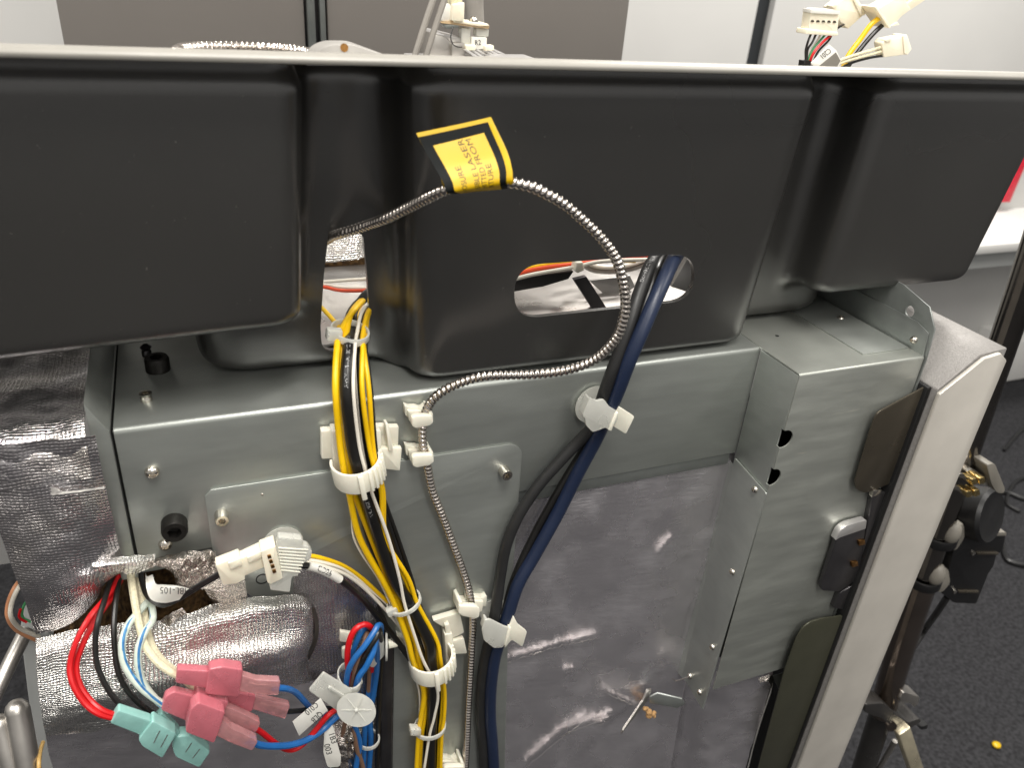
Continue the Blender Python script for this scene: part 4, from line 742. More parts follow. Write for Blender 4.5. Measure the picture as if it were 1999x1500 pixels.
text_px('label_print', 'HBL-105', 13, (372, 1149), math.radians(182), -.0345, 'inkblk', bt, 0.9)
# ---- right-hand lead wires of the pink connectors, labels
lw('blue_wire', 'blue wire leaving the topmost pink connector', 12, 'blue', [(530, 1344, -.055), (556, 1345, -.052), (576, 1352, -.046), (594, 1370, -.040), (612, 1388, -.034), (640, 1398, -.028)])
lw('blue_wire', 'long blue wire curving from the front pink connector to the wire bundle', 13, 'blue', [(480, 1445, -.063), (505, 1455, -.060), (535, 1458, -.054), (570, 1455, -.047), (602, 1444, -.041), (632, 1424, -.036), (660, 1398, -.032), (688, 1385, -.028)])
lw('red_wire', 'red wire looping under the blue wire from the pink connector', 11, 'red', [(490, 1418, -.054), (512, 1432, -.050), (540, 1454, -.046), (566, 1465, -.042), (590, 1455, -.040), (615, 1428, -.038), (642, 1396, -.036), (672, 1378, -.030)])
lw('black_wire', 'short black wire leaving the second pink connector', 10, 'black', [(545, 1389, -.046), (566, 1390, -.044), (590, 1388, -.040), (615, 1384, -.036), (650, 1384, -.030)])
def flag(label, poly, Y, lines, cat='wire label'):
    o = thing('wire_label', label, cat, at(*poly[0], Y=Y)); lf = obj('label_film', slab(poly, Y, .0003), 'paper', o, .0001)
    for s, h, org, ang in lines: text_px('label_print', s, h, org, ang, Y - .00015, 'inkblk', lf, .85)
    return o
a1 = math.atan2(.66, -.75)
flag('white wire flag label printed C010 beside the pink connectors', [(571, 1410), (626, 1364), (640, 1388), (584, 1438)], -.048, [('C010', 11, (616, 1371), a1), ('QLB', 11, (625, 1389), a1)])
flag('white wire flag label printed 1B3 at the bottom of the blue bundle', rounded([(634, 1420), (650, 1416), (658, 1450), (666, 1480), (664, 1498), (640, 1500), (631, 1470)], 6), -.036, [('1B3', 12, (641, 1433), math.radians(72)), ('003', 12, (632, 1455), math.radians(74))])
# ---- blue wire bundle
bb = thing('blue_wire_bundle', 'bundle of blue red brown and black wires folded over at the lower middle', 'wire bundle', at(700, 1330, Y=-.02))
for nm, m, w_, pts in (('red_wire', 'red', 12, [(686, 1345, -.026), (679, 1300, -.026), (680, 1262, -.026), (692, 1231, -.025), (713, 1220, -.023), (728, 1232, -.020), (732, 1262, -.014), (726, 1310, -.008)]),
                       ('blue_wire', 'blue', 11, [(678, 1345, -.022), (684, 1294, -.022), (697, 1252, -.022), (712, 1228, -.018), (724, 1240, -.010), (730, 1300, -.006), (730, 1360, -.006)]),
                       ('blue_wire', 'blue', 12, [(672, 1390, -.024), (678, 1320, -.030), (690, 1290, -.032), (712, 1262, -.032), (730, 1235, -.028), (738, 1222, -.024), (744, 1228, -.018), (738, 1270, -.010), (724, 1330, -.006), (714, 1400, -.006), (708, 1530, -.008)]),
                       ('black_wire', 'black', 11, [(688, 1390, -.024), (697, 1318, -.030), (716, 1275, -.032), (734, 1246, -.030), (741, 1232, -.024), (744, 1260, -.012), (742, 1320, -.007), (739, 1400, -.006), (735, 1530, -.008)]),
                       ('brown_wire', 'brown', 10, [(668, 1440, -.018), (678, 1390, -.022), (688, 1330, -.028), (699, 1290, -.030), (711, 1256, -.026), (718, 1238, -.020), (722, 1280, -.010), (720, 1350, -.006)]),
                       ('blue_wire', 'blue', 12, [(690, 1385, -.026), (698, 1330, -.033), (716, 1300, -.034), (729, 1272, -.032), (734, 1250, -.026), (736, 1300, -.012), (730, 1350, -.008), (722, 1400, -.007), (724, 1450, -.007), (718, 1530, -.009)]),
                       ('blue_wire', 'blue', 11, [(684, 1370, -.014), (690, 1410, -.014), (702, 1450, -.016), (698, 1480, -.018), (690, 1530, -.018)]),
                       ('brown_wire', 'brown', 9, [(690, 1420, -.014), (696, 1460, -.018), (706, 1490, -.018), (716, 1530, -.016)])):
    wire(nm, pts, w_, m, bb)
ring_tie('white cable tie round the folded blue wires', (682, 1325), -.026, (-.12, 1), 20, .011, 18, 10, head=(20, 6))
ring_tie('white cable tie round the blue wires at the bottom', (719, 1444), -.009, (-.05, 1), 19, .008, 9, 17, head=(-24, -2))
pcx = thing('disc_clip', 'white nylon clip with a square tab and a big oval disc on the blue bundle', 'cable clip', at(680, 1370, Y=-.05))
obj('tab', slab(rounded([(603, 1350), (632, 1315), (688, 1350), (662, 1392)], 3), -.044, .0022), 'clear', pcx, .0006)
obj('tab_rib', slab(rounded([(640, 1346), (644, 1342), (680, 1364), (676, 1370)], 2), -.0455, .002), 'clear', pcx, .0005)
c3 = at(696, 1386, Y=-.052); ax_ = Vector((-0.5, -1.0, 0.25)).normalized(); R0 = 39 * scl(c3)
obj('disc', MB().lathe(c3, ax_, [(R0 * .25, -.0012), (R0 * .98, .0), (R0, .0008), (R0 * .95, .0009), (R0 * .2, .0002), (.0001, .0004)], 44), 'clear', pcx, smooth=True)
mb = MB(); U_ = ax_.orthogonal().normalized(); W_2 = ax_.cross(U_)
for k in range(6):
    a = k * math.pi / 3 + .4; d_2 = U_ * math.cos(a) + W_2 * math.sin(a); mb.obox(c3 + ax_ * .0007 + d_2 * R0 * .45, d_2 * R0 * .34, ax_ * .0003, ax_.cross(d_2) * .00035)
mb.blob(c3 + ax_ * .0006, .0016); obj('disc_ribs', mb, 'clear', pcx)
obj('stem', MB().lathe(c3, -ax_, [(.0035, .0005), (.0028, .012)], 14), 'clear', pcx)
sc_ = thing('side_clip', 'white nylon clip behind the fold of the blue bundle', 'cable clip', at(740, 1260, Y=-.01), 'white clips near the blue bundle')
obj('left_tab', slab(rounded([(664, 1234), (690, 1238), (690, 1256), (663, 1254)], 3), -.010, .003), 'white', sc_, .0006)
obj('left_lower_tab', slab(rounded([(668, 1268), (688, 1262), (690, 1288), (668, 1288)], 3), -.010, .003), 'white', sc_, .0006)
obj('right_body', slab(rounded([(732, 1252), (750, 1246), (752, 1280), (738, 1296), (730, 1306), (718, 1302), (726, 1286)], 5), -.016, .010), 'clear', sc_, .001)
obj('disc', MB().lathe(at(755, 1258, Y=-.010), (1, -.25, 0), [(.012, -.0008), (.0118, .0006), (.004, .001)], 30), 'clear', sc_, smooth=True)
obj('stem', MB().lathe(at(758, 1258, Y=-.010), (1, -.1, 0), [(.0035, 0), (.003, .008)], 12), 'white', sc_)
# ---- ivory connector held by a clip
ic = thing('ivory_connector', 'ivory four way plug with gold contacts beside the CD26 sleeve', 'connector', at(480, 1100, Y=-.03))
obj('plug_body', slab(rounded([(421, 1105), (467, 1087), (470, 1092), (515, 1071), (519, 1107), (478, 1125), (478, 1132), (461, 1141), (435, 1143)], 2), -.032, .0075), 'cream', ic, .0006)
obj('plug_ridge', slab(rounded([(445, 1101), (470, 1091), (474, 1104), (450, 1114)], 2), -.0335, .002), 'cream', ic, .0005)
obj('plug_ridge', slab(rounded([(482, 1090), (512, 1077), (514, 1088), (486, 1101)], 2), -.0335, .002), 'cream', ic, .0005)
hd = obj('header', slab(rounded([(509, 1078), (538, 1067), (552, 1130), (528, 1142), (522, 1138)], 2), -.036, .011), 'cream', ic, .0006)
for k in range(4):
    x, y = 525.5 + k * 3.2, 1089 + k * 9.6; obj('contact', slab([(x - 4, y - 3), (x + 3, y - 5), (x + 5, y + 1), (x - 2, y + 3)], -.0368, .001), 'gold', hd, .0002)
cc = thing('wide_clip', 'white ridged nylon clip with a clear round base over the ivory connector', 'cable clip', at(560, 1090, Y=-.02))
d3 = at(552, 1060, Y=-.0015); R1 = 38 * scl(d3); obj('disc_base', MB().lathe(d3, (0, -1, 0), [(R1, 0), (R1 * 1.02, .0012), (R1 * .4, .002), (R1 * .2, .012)], 36), 'clear', cc, smooth=True)
cb = obj('body', slab(rounded([(544, 1050), (591, 1054), (591, 1066), (602, 1068), (610, 1079), (606, 1094), (584, 1106), (583, 1126), (570, 1127), (566, 1158), (527, 1153), (528, 1142), (551, 1129), (541, 1081), (538, 1066)], 4), -.034, .006), 'clear', cc, .0009)
for k in range(8):
    y = 1070 + k * 6.2; obj('ridge', slab([(543 + k * .8, y), (602 - k * 2.2, y + 4), (602 - k * 2.2, y + 6.4), (543 + k * .8, y + 2.6)], -.0346, .0012), 'white', cb, .0003)
# ================================================================== inside the tray (seen through the slots)
inn = tag(obj('inner_sheet', MB().box((-0.112, 0.060, 0.9575), (0.318, 0.31, 0.9592)), 'innerplate', None, .0004), 'pale shiny sheet metal floor seen inside the tray through both slots', 'metal sheet')
ib = tag(obj('foil_box', grid_px([[(560, 380, .19), (660, 384, .19), (780, 376, .19)], [(560, 440, .185), (660, 446, .185), (780, 436, .185)], [(560, 505, .182), (655, 512, .184), (780, 488, .18)]], 40, 30, .002, 60, 31), 'foilB'), 'foil wrapped block seen through the top of the left slot', 'foil block')
tag(obj('dark_bracket', slab([(560, 498), (648, 512), (674, 508), (684, 500), (790, 484), (790, 528), (560, 532)], .20, .02), 'wool', None, .0005), 'dark edge under the foil block inside the left slot', 'bracket')
iw = thing('inner_leads', 'white and orange leads crossing inside the tray behind the left slot', 'wires', at(680, 550, Y=.12))
wire('white_lead', [(560, 556, .13), (640, 550, .125), (680, 547, .12), (780, 540, .11)], 7, 'wwhite', iw)
wire('white_lead', [(560, 552, .12), (634, 556, .115), (676, 562, .11), (780, 562, .10)], 6, 'wwhite', iw)
wire('orange_lead', [(560, 552, .115), (630, 560, .11), (676, 568, .105), (780, 564, .095)], 7, 'orange', iw)
iw2 = thing('inner_leads', 'orange white and yellow leads tied together inside the right slot', 'wires', at(1100, 530, Y=.10))
wire('orange_lead', [(980, 545, .10), (1040, 527, .10), (1120, 516, .10), (1200, 506, .10), (1300, 496, .11)], 9, 'orange', iw2)
wire('yellow_lead', [(980, 538, .105), (1050, 520, .105), (1120, 511, .105), (1200, 509, .10), (1240, 510, .10)], 8, 'yellow', iw2)
wire('white_lead', [(980, 552, .095), (1040, 536, .095), (1120, 522, .095), (1180, 510, .095), (1300, 506, .10)], 8, 'wwhite', iw2)
obj('tie', slab(rounded([(1126, 513), (1138, 512), (1141, 528), (1128, 534), (1122, 530)], 2), .090, .008), 'white', iw2, .0006)
wire('grey_lead', [(1120, 500, .12), (1160, 526, .12), (1220, 526, .12), (1270, 508, .12), (1320, 470, .12)], 14, 'greycable', iw2)
wire('pale_lead', [(1120, 490, .118), (1160, 519, .118), (1220, 519, .118), (1268, 502, .118), (1310, 470, .118)], 9, 'wwhite', iw2)
ibk = thing('inner_bracket', 'pale folded bracket and dark angle inside the tray behind the right slot', 'bracket', at(1180, 580, Y=.09))
obj('dark_angle', slab([(1120, 546), (1145, 540), (1190, 610), (1165, 616)], .075, .004), 'hingegrey', ibk, .0004)
obj('dark_shelf', slab([(990, 545), (1120, 530), (1110, 545), (1060, 560), (990, 572)], .098, .004), 'darkplastic', ibk, .0004)
obj('pale_leaf', slab([(1150, 548), (1230, 538), (1240, 560), (1196, 590)], .10, .002), 'lightmetal', ibk, .0003)
obj('folded_leaf', MB().prism([at(1310, 560, Y=.06), at(1345, 500, Y=.06), at(1375, 520, Y=.05), at(1370, 580, Y=.045)], (.002, .02, .001)), 'lightmetal', ibk, .0004)
# ================================================================== things standing on the tray top
sup = tag(obj('cross_rail', MB().box((-0.17, .090, 1.096), (-0.05, .118, 1.112)), 'galv_dark', None, .0006), 'steel cross rail hidden behind the tray rim under the hose coil', 'rail')
pts = []
c0 = at(482, 104, Y=.10); rx = (at(610, 104, Y=.10) - at(350, 104, Y=.10)).length / 2
CO = [Vector((c0.x + rx * math.cos(a), c0.y + .030 * math.sin(a), 1.1308)) for a in np.linspace(0, 2 * math.pi, 120)]
CR = resample(CO, .0005)
tag(obj('hose_coil', MB().tube(CR, 0, 10, lambda s, t: hose_r(s, t, .0040)), 'conduit'), 'coiled end of ribbed steel hose lying behind the tray rim', 'hose coil')
lug = thing('grey_lug', 'pale grey rounded lug with an oval hole behind the tray rim', 'lug', at(670, 105, Y=.02))
obj('lug_body', slab(rounded([(598, 128), (622, 97), (646, 88), (692, 88), (716, 97), (752, 110), (800, 128)], [2, 14, 12, 12, 14, 20, 2]), .012, .02), 'lugplastic', lug, .0012)
obj('hole_mark', MB().lathe(at(672, 92.5, Y=.012), (0, -1, 0), [(.0020, -.0004), (.0020, .0002), (.0001, .0002)], 20), 'gold', lug)
sn = thing('sensor_unit', 'silver finned sensor unit with clear standoffs and a tan board behind the rim', 'sensor', at(930, 100, Y=.09))
YS = .085
obj('base_plate', slab(rounded([(800, 128), (806, 112), (915, 113), (1048, 114), (1060, 122), (1070, 132)], [1, 1, 3, 6, 4, 1]), YS - .012, .02), 'lightmetal', sn, .0008)
obj('left_block', slab([(836, 112), (846, 66), (866, 70), (882, 84), (883, 114)], YS, .03), 'alu', sn, .0006)
obj('left_top', slab([(846, 66), (852, 62), (902, 74), (902, 86), (882, 83), (866, 71)], YS + .004, .028), 'lightmetal', sn, .0006)
obj('fin_block', slab([(882, 84), (908, 84), (907, 116), (882, 116)], YS - .002, .03), 'alu', sn, .0005)
for k in range(6):
    x = 906 + k * 11; obj('fin', slab([(x, 97), (x + 6, 96), (x + 36 + k * 2, 115), (x + 28 + k * 2, 116)], YS - .006 + k * .003, .003), 'lightmetal', sn, .0003)
obj('board', slab(rounded([(863, 42), (884, 40), (950, 46), (956, 50), (954, 56), (862, 45)], 2), YS, .016), 'pcb', sn, .0005)
obj('board_top', slab([(884, 39.5), (900, 40), (952, 46), (956, 50), (936, 51), (886, 43)], YS - .0008, .017), 'cream', sn, .0004)
obj('board_underside', slab([(866, 47), (895, 48), (896, 54), (872, 56)], YS, .008), 'galv_dark', sn, .0004)
for q in ([(901, 53), (919, 54), (918, 90), (901, 90)], [(930, 55), (955, 57), (954, 72), (930, 71)]): obj('standoff', slab(rounded(q, 3), YS + .002, .007), 'clear', sn, .001)
obj('white_post', slab(rounded([(921, 72), (951, 73), (950, 96), (920, 96)], 2), YS, .007), 'paper', sn, .0006)
text_px('mark', 'R2', 10, (927, 88), math.radians(-4), YS - .0002, 'inkblk', sn, .8)
for q in ([(909, 88), (930, 88), (928, 98), (910, 98)], [(948, 90), (964, 88), (965, 98), (948, 99)]): obj('screw_boss', slab(rounded(q, 2), YS - .004, .006), 'cream', sn, .0006)
dome('screw', at(924, 44, Y=YS + .004), (-.05, -.1, 1), .006, .0034, M['steel'], sn)
obj('plug_socket', slab(rounded([(884, 8), (907, 4), (906, 41), (882, 40)], 2), YS - .003, .010), 'cream', sn, .0008)
obj('plug_side', slab([(868, 6), (885, 8), (884, 41), (862, 41)], YS + .001, .008), 'paper', sn, .0006)
obj('plug_neck', slab([(876, -20), (903, -20), (903, 5), (880, 8)], YS, .007), 'creamw', sn, .0006)
wire('thin_lead', [(885, 52, YS - .002), (880, 70, YS - .004), (883, 84, YS - .004), (893, 91, YS - .004), (908, 91, YS)], 2.2, 'black', sn)
for a, b in (((806, 122), (852, -20)), ((828, 122), (874, -20))):
    tag(wire('grey_cable', [(a[0] - 2, a[1] + 6, .07), (a[0], a[1], .07), ((a[0] + b[0]) / 2 - 1, (a[1] + b[1]) / 2, .07), (b[0], b[1], .07), (b[0] + 10, b[1] - 30, .07)], 12.5, 'greycable'), 'left of the two grey cables rising beside the sensor' if a[0] < 810 else 'right of the two grey cables rising beside the sensor', 'cable')
tag(obj('dark_pole', MB().tube(path([(930, -40, .20), (926, 0, .20), (928, 50, .20), (930, 130, .20)], 4), 15 * .00045, 16), 'greycable'), 'soft grey upright pole standing behind the sensor', 'pole')
# connectors at the upper right
gc = 'white plugs sticking up behind the rim'
def plug(label, body, flange, Y, th, extra=()):
    t = thing('white_plug', label, 'plug', at(*body[0], Y=Y), gc)
    obj('plug_body', slab(rounded(body, 2.5), Y, th), 'cream', t, .0007)
    if flange: obj('collar', slab(rounded(flange, 2), Y - .001, th + .002), 'cream', t, .0006)
    for nm, q, m, dy, t2 in extra: obj(nm, slab(rounded(q, 1.5), Y + dy, t2), m, t, .0004)
    return t
YC = .03
t = plug('white five way plug with the black green and red wires', [(1584, 18), (1640, 21), (1634, 66), (1578, 62)], [(1575, 56), (1580, 56), (1636, 62), (1637, 68), (1632, 70), (1573, 66)], YC, .008, [('top_ridge', [(1584, 17), (1590, 18), (1592, 16), (1628, 18), (1632, 20), (1640, 21), (1639, 28), (1583, 25)], 'paper', -.0012, .008)])
for k in range(5):
    x = 1586.5 + k * 10.8; obj('contact_window', slab([(x - 3, 41 + k * .4), (x - 1.5, 38.5 + k * .4), (x + 1.5, 38.5 + k * .4), (x + 3, 41 + k * .4), (x + 3, 42.4 + k * .4), (x - 3, 42.4 + k * .4)], YC - .0005, .001), 'hinge', t)
plug('tilted white plug behind the five way plug', [(1624, 14), (1650, -6), (1670, -12), (1688, 27), (1656, 56), (1645, 47), (1632, 30)], [(1660, -14), (1667, -16), (1690, 24), (1688, 30), (1680, 28)], YC + .012, .009, [('latch', [(1624, 12), (1630, 6), (1636, 10), (1630, 18)], 'cream', -.001, .006)])
plug('largest white plug with yellow and black wires', [(1716, 15), (1762, -12), (1778, 18), (1762, 30), (1748, 44), (1736, 52)], [(1707, 13), (1712, 11), (1740, 52), (1736, 55)], YC, .012, [('prong', [(1768, 8), (1798, -14), (1806, 0), (1776, 20)], 'cream', .002, .005), ('prong', [(1758, -6), (1790, -30), (1796, -22), (1766, 2)], 'cream', .003, .005), ('latch', [(1740, 50), (1752, 42), (1756, 48), (1744, 50)], 'cream', -.001, .005)])
plug('small white plug on cream and black wires lying lowest', [(1722, 84), (1729, 76), (1770, 68), (1779, 95), (1771, 106), (1726, 112)], [(1763, 69), (1771, 67), (1780, 95), (1772, 107), (1766, 104)], YC - .005, .008, [('latch', [(1728, 78), (1738, 73), (1742, 78), (1730, 82)], 'cream', -.001, .005)])
pw = lambda nm, label, m, wpx, pts: tag(wire(nm, [(x, y, YC + d) for x, y, d in pts], wpx, m), label, 'wire')
pw('black_wire', 'left black wire of the five way plug', 'black', 4.6, [(1583, 66, .004), (1577, 82, .003), (1573, 98, .003), (1573, 116, .002), (1572, 134, .0)])
pw('black_wire', 'second black wire of the five way plug', 'black', 4.6, [(1593, 66, .004), (1586, 82, .003), (1577, 96, .003), (1575, 116, .002), (1575, 134, .0)])
pw('white_wire', 'white wire of the five way plug', 'wwhite', 4.2, [(1602, 67, .004), (1594, 82, .004), (1583, 98, .004), (1579, 116, .003), (1578, 134, .0)])
pw('green_wire', 'green wire of the five way plug', 'green', 4.6, [(1611, 67, .003), (1600, 80, .003), (1588, 94, .003), (1580, 112, .002), (1578, 134, .0)])
pw('red_wire', 'red wire of the five way plug', 'red', 5.5, [(1623, 67, .002), (1606, 82, .0), (1592, 98, -.001), (1583, 114, -.001), (1579, 134, .0)])
pw('black_wire', 'black wire joining the tilted plug', 'black', 4.5, [(1650, 46, .014), (1640, 51, .010), (1626, 62, .008), (1618, 78, .006), (1596, 102, .005), (1584, 134, .0)])
pw('yellow_wire', 'yellow wire of the largest white plug', 'yellow', 10, [(1720, 32, .003), (1700, 48, .003), (1678, 78, .003), (1656, 108, .002), (1645, 134, .0)])
pw('black_wire', 'black wire of the largest white plug', 'black', 9, [(1730, 42, .004), (1706, 64, .004), (1682, 92, .004), (1664, 116, .003), (1652, 136, .0)])
pw('cream_wire', 'upper cream wire of the small plug', 'creamw', 6, [(1728, 89, -.003), (1700, 98, -.003), (1660, 110, -.004), (1630, 122, -.004), (1612, 138, .0)])
pw('cream_wire', 'lower cream wire of the small plug', 'creamw', 6, [(1730, 97, -.003), (1700, 106, -.003), (1662, 116, -.004), (1634, 126, -.004), (1618, 140, .0)])
pw('black_wire', 'black wire of the small white plug', 'black', 5, [(1728, 108, -.003), (1700, 112, -.003), (1670, 120, -.003), (1646, 130, -.003), (1630, 142, .0)])
tag(obj('boot', slab(rounded([(1571, 118), (1584, 118), (1583, 140), (1568, 140)], 2), YC - .003, .006), 'black', None, .0008), 'black boot gathering the wires of the five way plug', 'boot')
lb = thing('wire_label', 'white wire label printed C201 among the upper right plugs', 'wire label', at(1610, 110, Y=YC - .006))
lfo = obj('label_film', slab(rounded([(1583, 122), (1619, 86), (1633, 98), (1642, 118), (1636, 134), (1592, 136)], 2), YC - .008, .0004), 'paper', lb, .0001)
obj('code_block', slab([(1600, 128), (1632, 102), (1641, 118), (1634, 130), (1604, 134)], YC - .0084, .0003), 'greyplastic', lb)
text_px('label_print', 'C201', 10, (1618, 93), math.atan2(.52, -.62), YC - .0085, 'inkblk', lfo, .78)
# ================================================================== room behind
def panel(name, label, cat, x0, x1, z0, z1, Y, th, m, bev=.002):
    return tag(obj(name, MB().box((x0, Y, z0), (x1, Y + th, z1)), m, None, bev), label, cat)
yl = .42
gl = at(120, 60, Y=yl).x; gp = at(596, 60, Y=yl).x; gq = at(640, 60, Y=yl).x; gr = at(1222, 60, Y=yl).x
lid = thing('grey_partition', 'large dark grey upright partition with a vertical ribbed post behind the tray', 'lid', (0, yl, 1.1))
obj('left_leaf', MB().box((gl, yl, .96), (gp, yl + .02, 1.7)), 'panelgrey', lid, .002)
obj('right_leaf', MB().box((gq, yl, .96), (gr, yl + .02, 1.7)), 'panelgrey', lid, .002)
obj('post_channel', MB().box((gp, yl + .008, .96), (gq, yl + .025, 1.7)), 'hingegrey', lid, .001)
obj('post_rib', MB().box((gp + .002, yl - .004, .96), (gp + .0095, yl + .01, 1.7)), 'galv_dark', lid, .0015)
obj('post_rib', MB().box((gq - .0075, yl - .003, .96), (gq - .002, yl + .01, 1.7)), 'galv_dark', lid, .0012)
yw = 1.30
pl_ = at(-30, 50, Y=yw).x
panel('white_cabinet', 'off white cabinet behind the left end of the tray', 'cabinet', -2.2, at(330, 50, Y=yw).x, .1, 2.2, yw, .4, 'panel')
d0 = at(1470, 60, Y=yw).x; d1 = at(1502, 60, Y=yw).x
panel('office_partition', 'narrower pale panel between the grey partition and dark gap', 'wall panel', at(1000, 50, Y=yw).x, d0, .02, 2.3, yw, .05, 'panel')
panel('gap_strip', 'dark vertical gap between the two pale panels', 'gap strip', d0, d1, .02, 2.3, yw + .02, .03, 'darkseam', 0)
pr = at(1972, 585, Y=yw).x
panel('office_partition', 'wide pale panel behind the upper right plugs', 'wall panel', d1, pr, .02, 2.3, yw, .05, 'panel')
panel('panel_frame', 'slim grey metal frame along the right edge of the wide pale panel', 'frame', pr, pr + .018, .02, 2.3, yw - .01, .06, 'alu')
panel('dark_column', 'dark column beyond the slim grey frame at the far right', 'column', pr + .018, pr + .10, .02, 2.3, yw + .03, .05, 'chrome')
yt = 1.02
a_, b_ = at(1916, 497, Y=yt), at(1990, 466, Y=yt)
tb = thing('pale_table', 'pale table edge standing behind the right end of the tray', 'table', (a_.x + .3, yt + .3, 0))
obj('table_top', MB().box((a_.x - .10, yt, a_.z), (a_.x + .9, yt + .7, a_.z + .026)), 'panel', tb, .003)
obj('apron', MB().box((a_.x - .06, yt + .04, a_.z - .06), (a_.x + .86, yt + .06, a_.z)), 'cabgrey', tb, .002)
for x in (a_.x + .80,): obj('leg', MB().box((x, yt + .05, 0), (x + .05, yt + .10, a_.z)), 'cabgrey', tb, .003)
rb0 = at(1962, 395, Y=yt + .25)
tag(obj('red_box', MB().box((rb0.x, yt + .25, a_.z + .026), (rb0.x + .03, yt + .40, rb0.z + .16)), 'redbox', None, .003), 'bright red upright board standing on the pale table', 'board') if False else None
tag(obj('red_board', slab([(1952, 395), (1972, 395), (2012, 300), (2012, 270)], yt + .25, .02), 'redbox', None, .002), 'bright red board standing on the pale table at the right edge', 'board')
# ---- tripod stand with lamp box on the right
Yt = .06
st = thing('light_stand', 'shiny metal tripod light stand on the carpet right of the white post', 'tripod stand', at(1700, 1420, Y=Yt))
tp = [at(1996, 560, Y=Yt), at(1880, 900, Y=Yt), at(1828, 1064, Y=Yt), at(1796, 1150, Y=Yt), at(1722, 1390, Y=Yt)]
dirv = (tp[4] - tp[2]).normalized()
obj('upper_tube', MB().tube([tp[0] - dirv * .4, tp[0], tp[1], tp[3]], .0135, 18), 'chrome', st)
obj('lower_tube', MB().tube([tp[3] - dirv * .01, tp[3] + dirv * .12, tp[4]], .0165, 18), 'copper', st)
obj('foot_tube', MB().tube([tp[4], tp[4] + dirv * .12, tp[4] + dirv * .40], .0150, 14), 'standgrey', st)
for q in ((1858, 1040), (1828, 1122)):
    k = at(*q, Y=Yt - .012); c = at(q[0] - 24, q[1] + 8, Y=Yt)
    obj('clamp_collar', MB().band(c, dirv, (0, -1, 0), .0165, .0165, .012, .003), 'darkplastic', st, .0005)
    obj('clamp_knob', MB().blob(k, (.010, .010, .016)), 'greyplastic', st)
hub = at(1748, 1408, Y=Yt - .02)
obj('hub', slab(rounded([(1690, 1376), (1724, 1374), (1752, 1398), (1772, 1412), (1796, 1404), (1798, 1410), (1776, 1424), (1764, 1420), (1748, 1424), (1722, 1404), (1688, 1392)], 4), Yt - .03, .03), 'standgrey', st, .003)
obj('hub_screw', MB().lathe(at(1739, 1418, Y=Yt - .03), (-.3, -1, .2), [(.007, -.002), (.007, .003), (.004, .0035), (.0001, .003)], 16), 'copper', st, smooth=True)
obj('thumb_knob', slab(rounded([(1756, 1366), (1764, 1352), (1796, 1362), (1792, 1376), (1786, 1384), (1780, 1374), (1760, 1374)], 4), Yt - .02, .02), 'alu', st, .003)
obj('hook', slab(rounded([(1786, 1414), (1800, 1420), (1812, 1416), (1810, 1424), (1798, 1426)], 2), Yt - .02, .012), 'darkplastic', st, .001)
l0, l1 = at(1760, 1422, Y=Yt - .035), at(1806, 1560, Y=Yt - .06); ld = (l1 - l0)
obj('leg', MB().obox((l0 + l1) / 2, ld / 2, Vector((0, .006, 0)), ld.cross(Vector((0, 1, 0))).normalized() * .0095), M['brassleg'] if 'brassleg' in M else mat('pale_brass_leg', (226, 216, 188), .35, .8), st, .002)
obj('brace', MB().tube([at(1747, 1448, Y=Yt - .02), at(1700, 1530, Y=Yt - .01)], .0036, 10), 'alu', st)
bc_ = thing('brass_clamp', 'small bright metal clamp with brass screws on the upper stand tube', 'clamp', at(1893, 950, Y=Yt - .02))
for dx, dy in ((0, 0), (-10, 24)):
    obj('clamp_arm', slab(rounded([(1872 + dx, 926 + dy), (1880 + dx, 925 + dy), (1897 + dx, 938 + dy), (1894 + dx, 945 + dy), (1880 + dx, 934 + dy), (1872 + dx, 933 + dy)], 2), Yt - .03, .02), 'steel', bc_, .001)
    for k in range(2):
        x = 1896 + dx + k * 15; y = 942 + dy - k * 2; obj('brass_screw', slab(rounded([(x, y - 6), (x + 12, y - 8), (x + 13, y + 4), (x + 1, y + 7)], 3), Yt - .034, .012), 'brass', bc_, .002)
obj('clamp_block', slab(rounded([(1886, 920), (1900, 916), (1926, 932), (1924, 944), (1896, 938)], 4), Yt - .024, .03), 'steel', bc_, .003)
gk = thing('t_handle', 'grey T shaped clamp handle beside the brass screws', 'handle', at(1945, 940, Y=Yt - .02))
obj('grip', slab(rounded([(1926, 908), (1942, 905), (1962, 955), (1960, 964), (1946, 963), (1936, 946)], 6), Yt - .03, .02), 'greyplastic', gk, .003)
obj('shank', slab(rounded([(1918, 936), (1946, 938), (1948, 946), (1920, 948)], 2), Yt - .024, .012), 'greyplastic', gk, .002)
bx2 = thing('lamp_box', 'black ribbed lamp power box with a round top hanging on the light stand', 'power box', at(1890, 1100, Y=Yt))
yb_ = Yt - .01
obj('case', slab(rounded([(1886, 1012), (1915, 1044), (1964, 1044), (1957, 1078), (1946, 1082), (1940, 1106), (1930, 1120), (1914, 1160), (1906, 1180), (1862, 1178), (1840, 1160), (1858, 1090), (1872, 1040)], 5), yb_, .06), 'darkplastic', bx2, .004)
obj('round_top', MB().lathe(at(1930, 1008, Y=yb_ - .004), (.25, -1, .35), [(.031, -.03), (.033, 0), (.030, .004), (.020, .002), (.0001, .004)], 30), 'darkplastic', bx2, smooth=True)
obj('top_lip', slab(rounded([(1914, 1040), (1965, 1040), (1964, 1047), (1917, 1047)], 2), yb_ - .006, .05), 'greyplastic', bx2, .001)
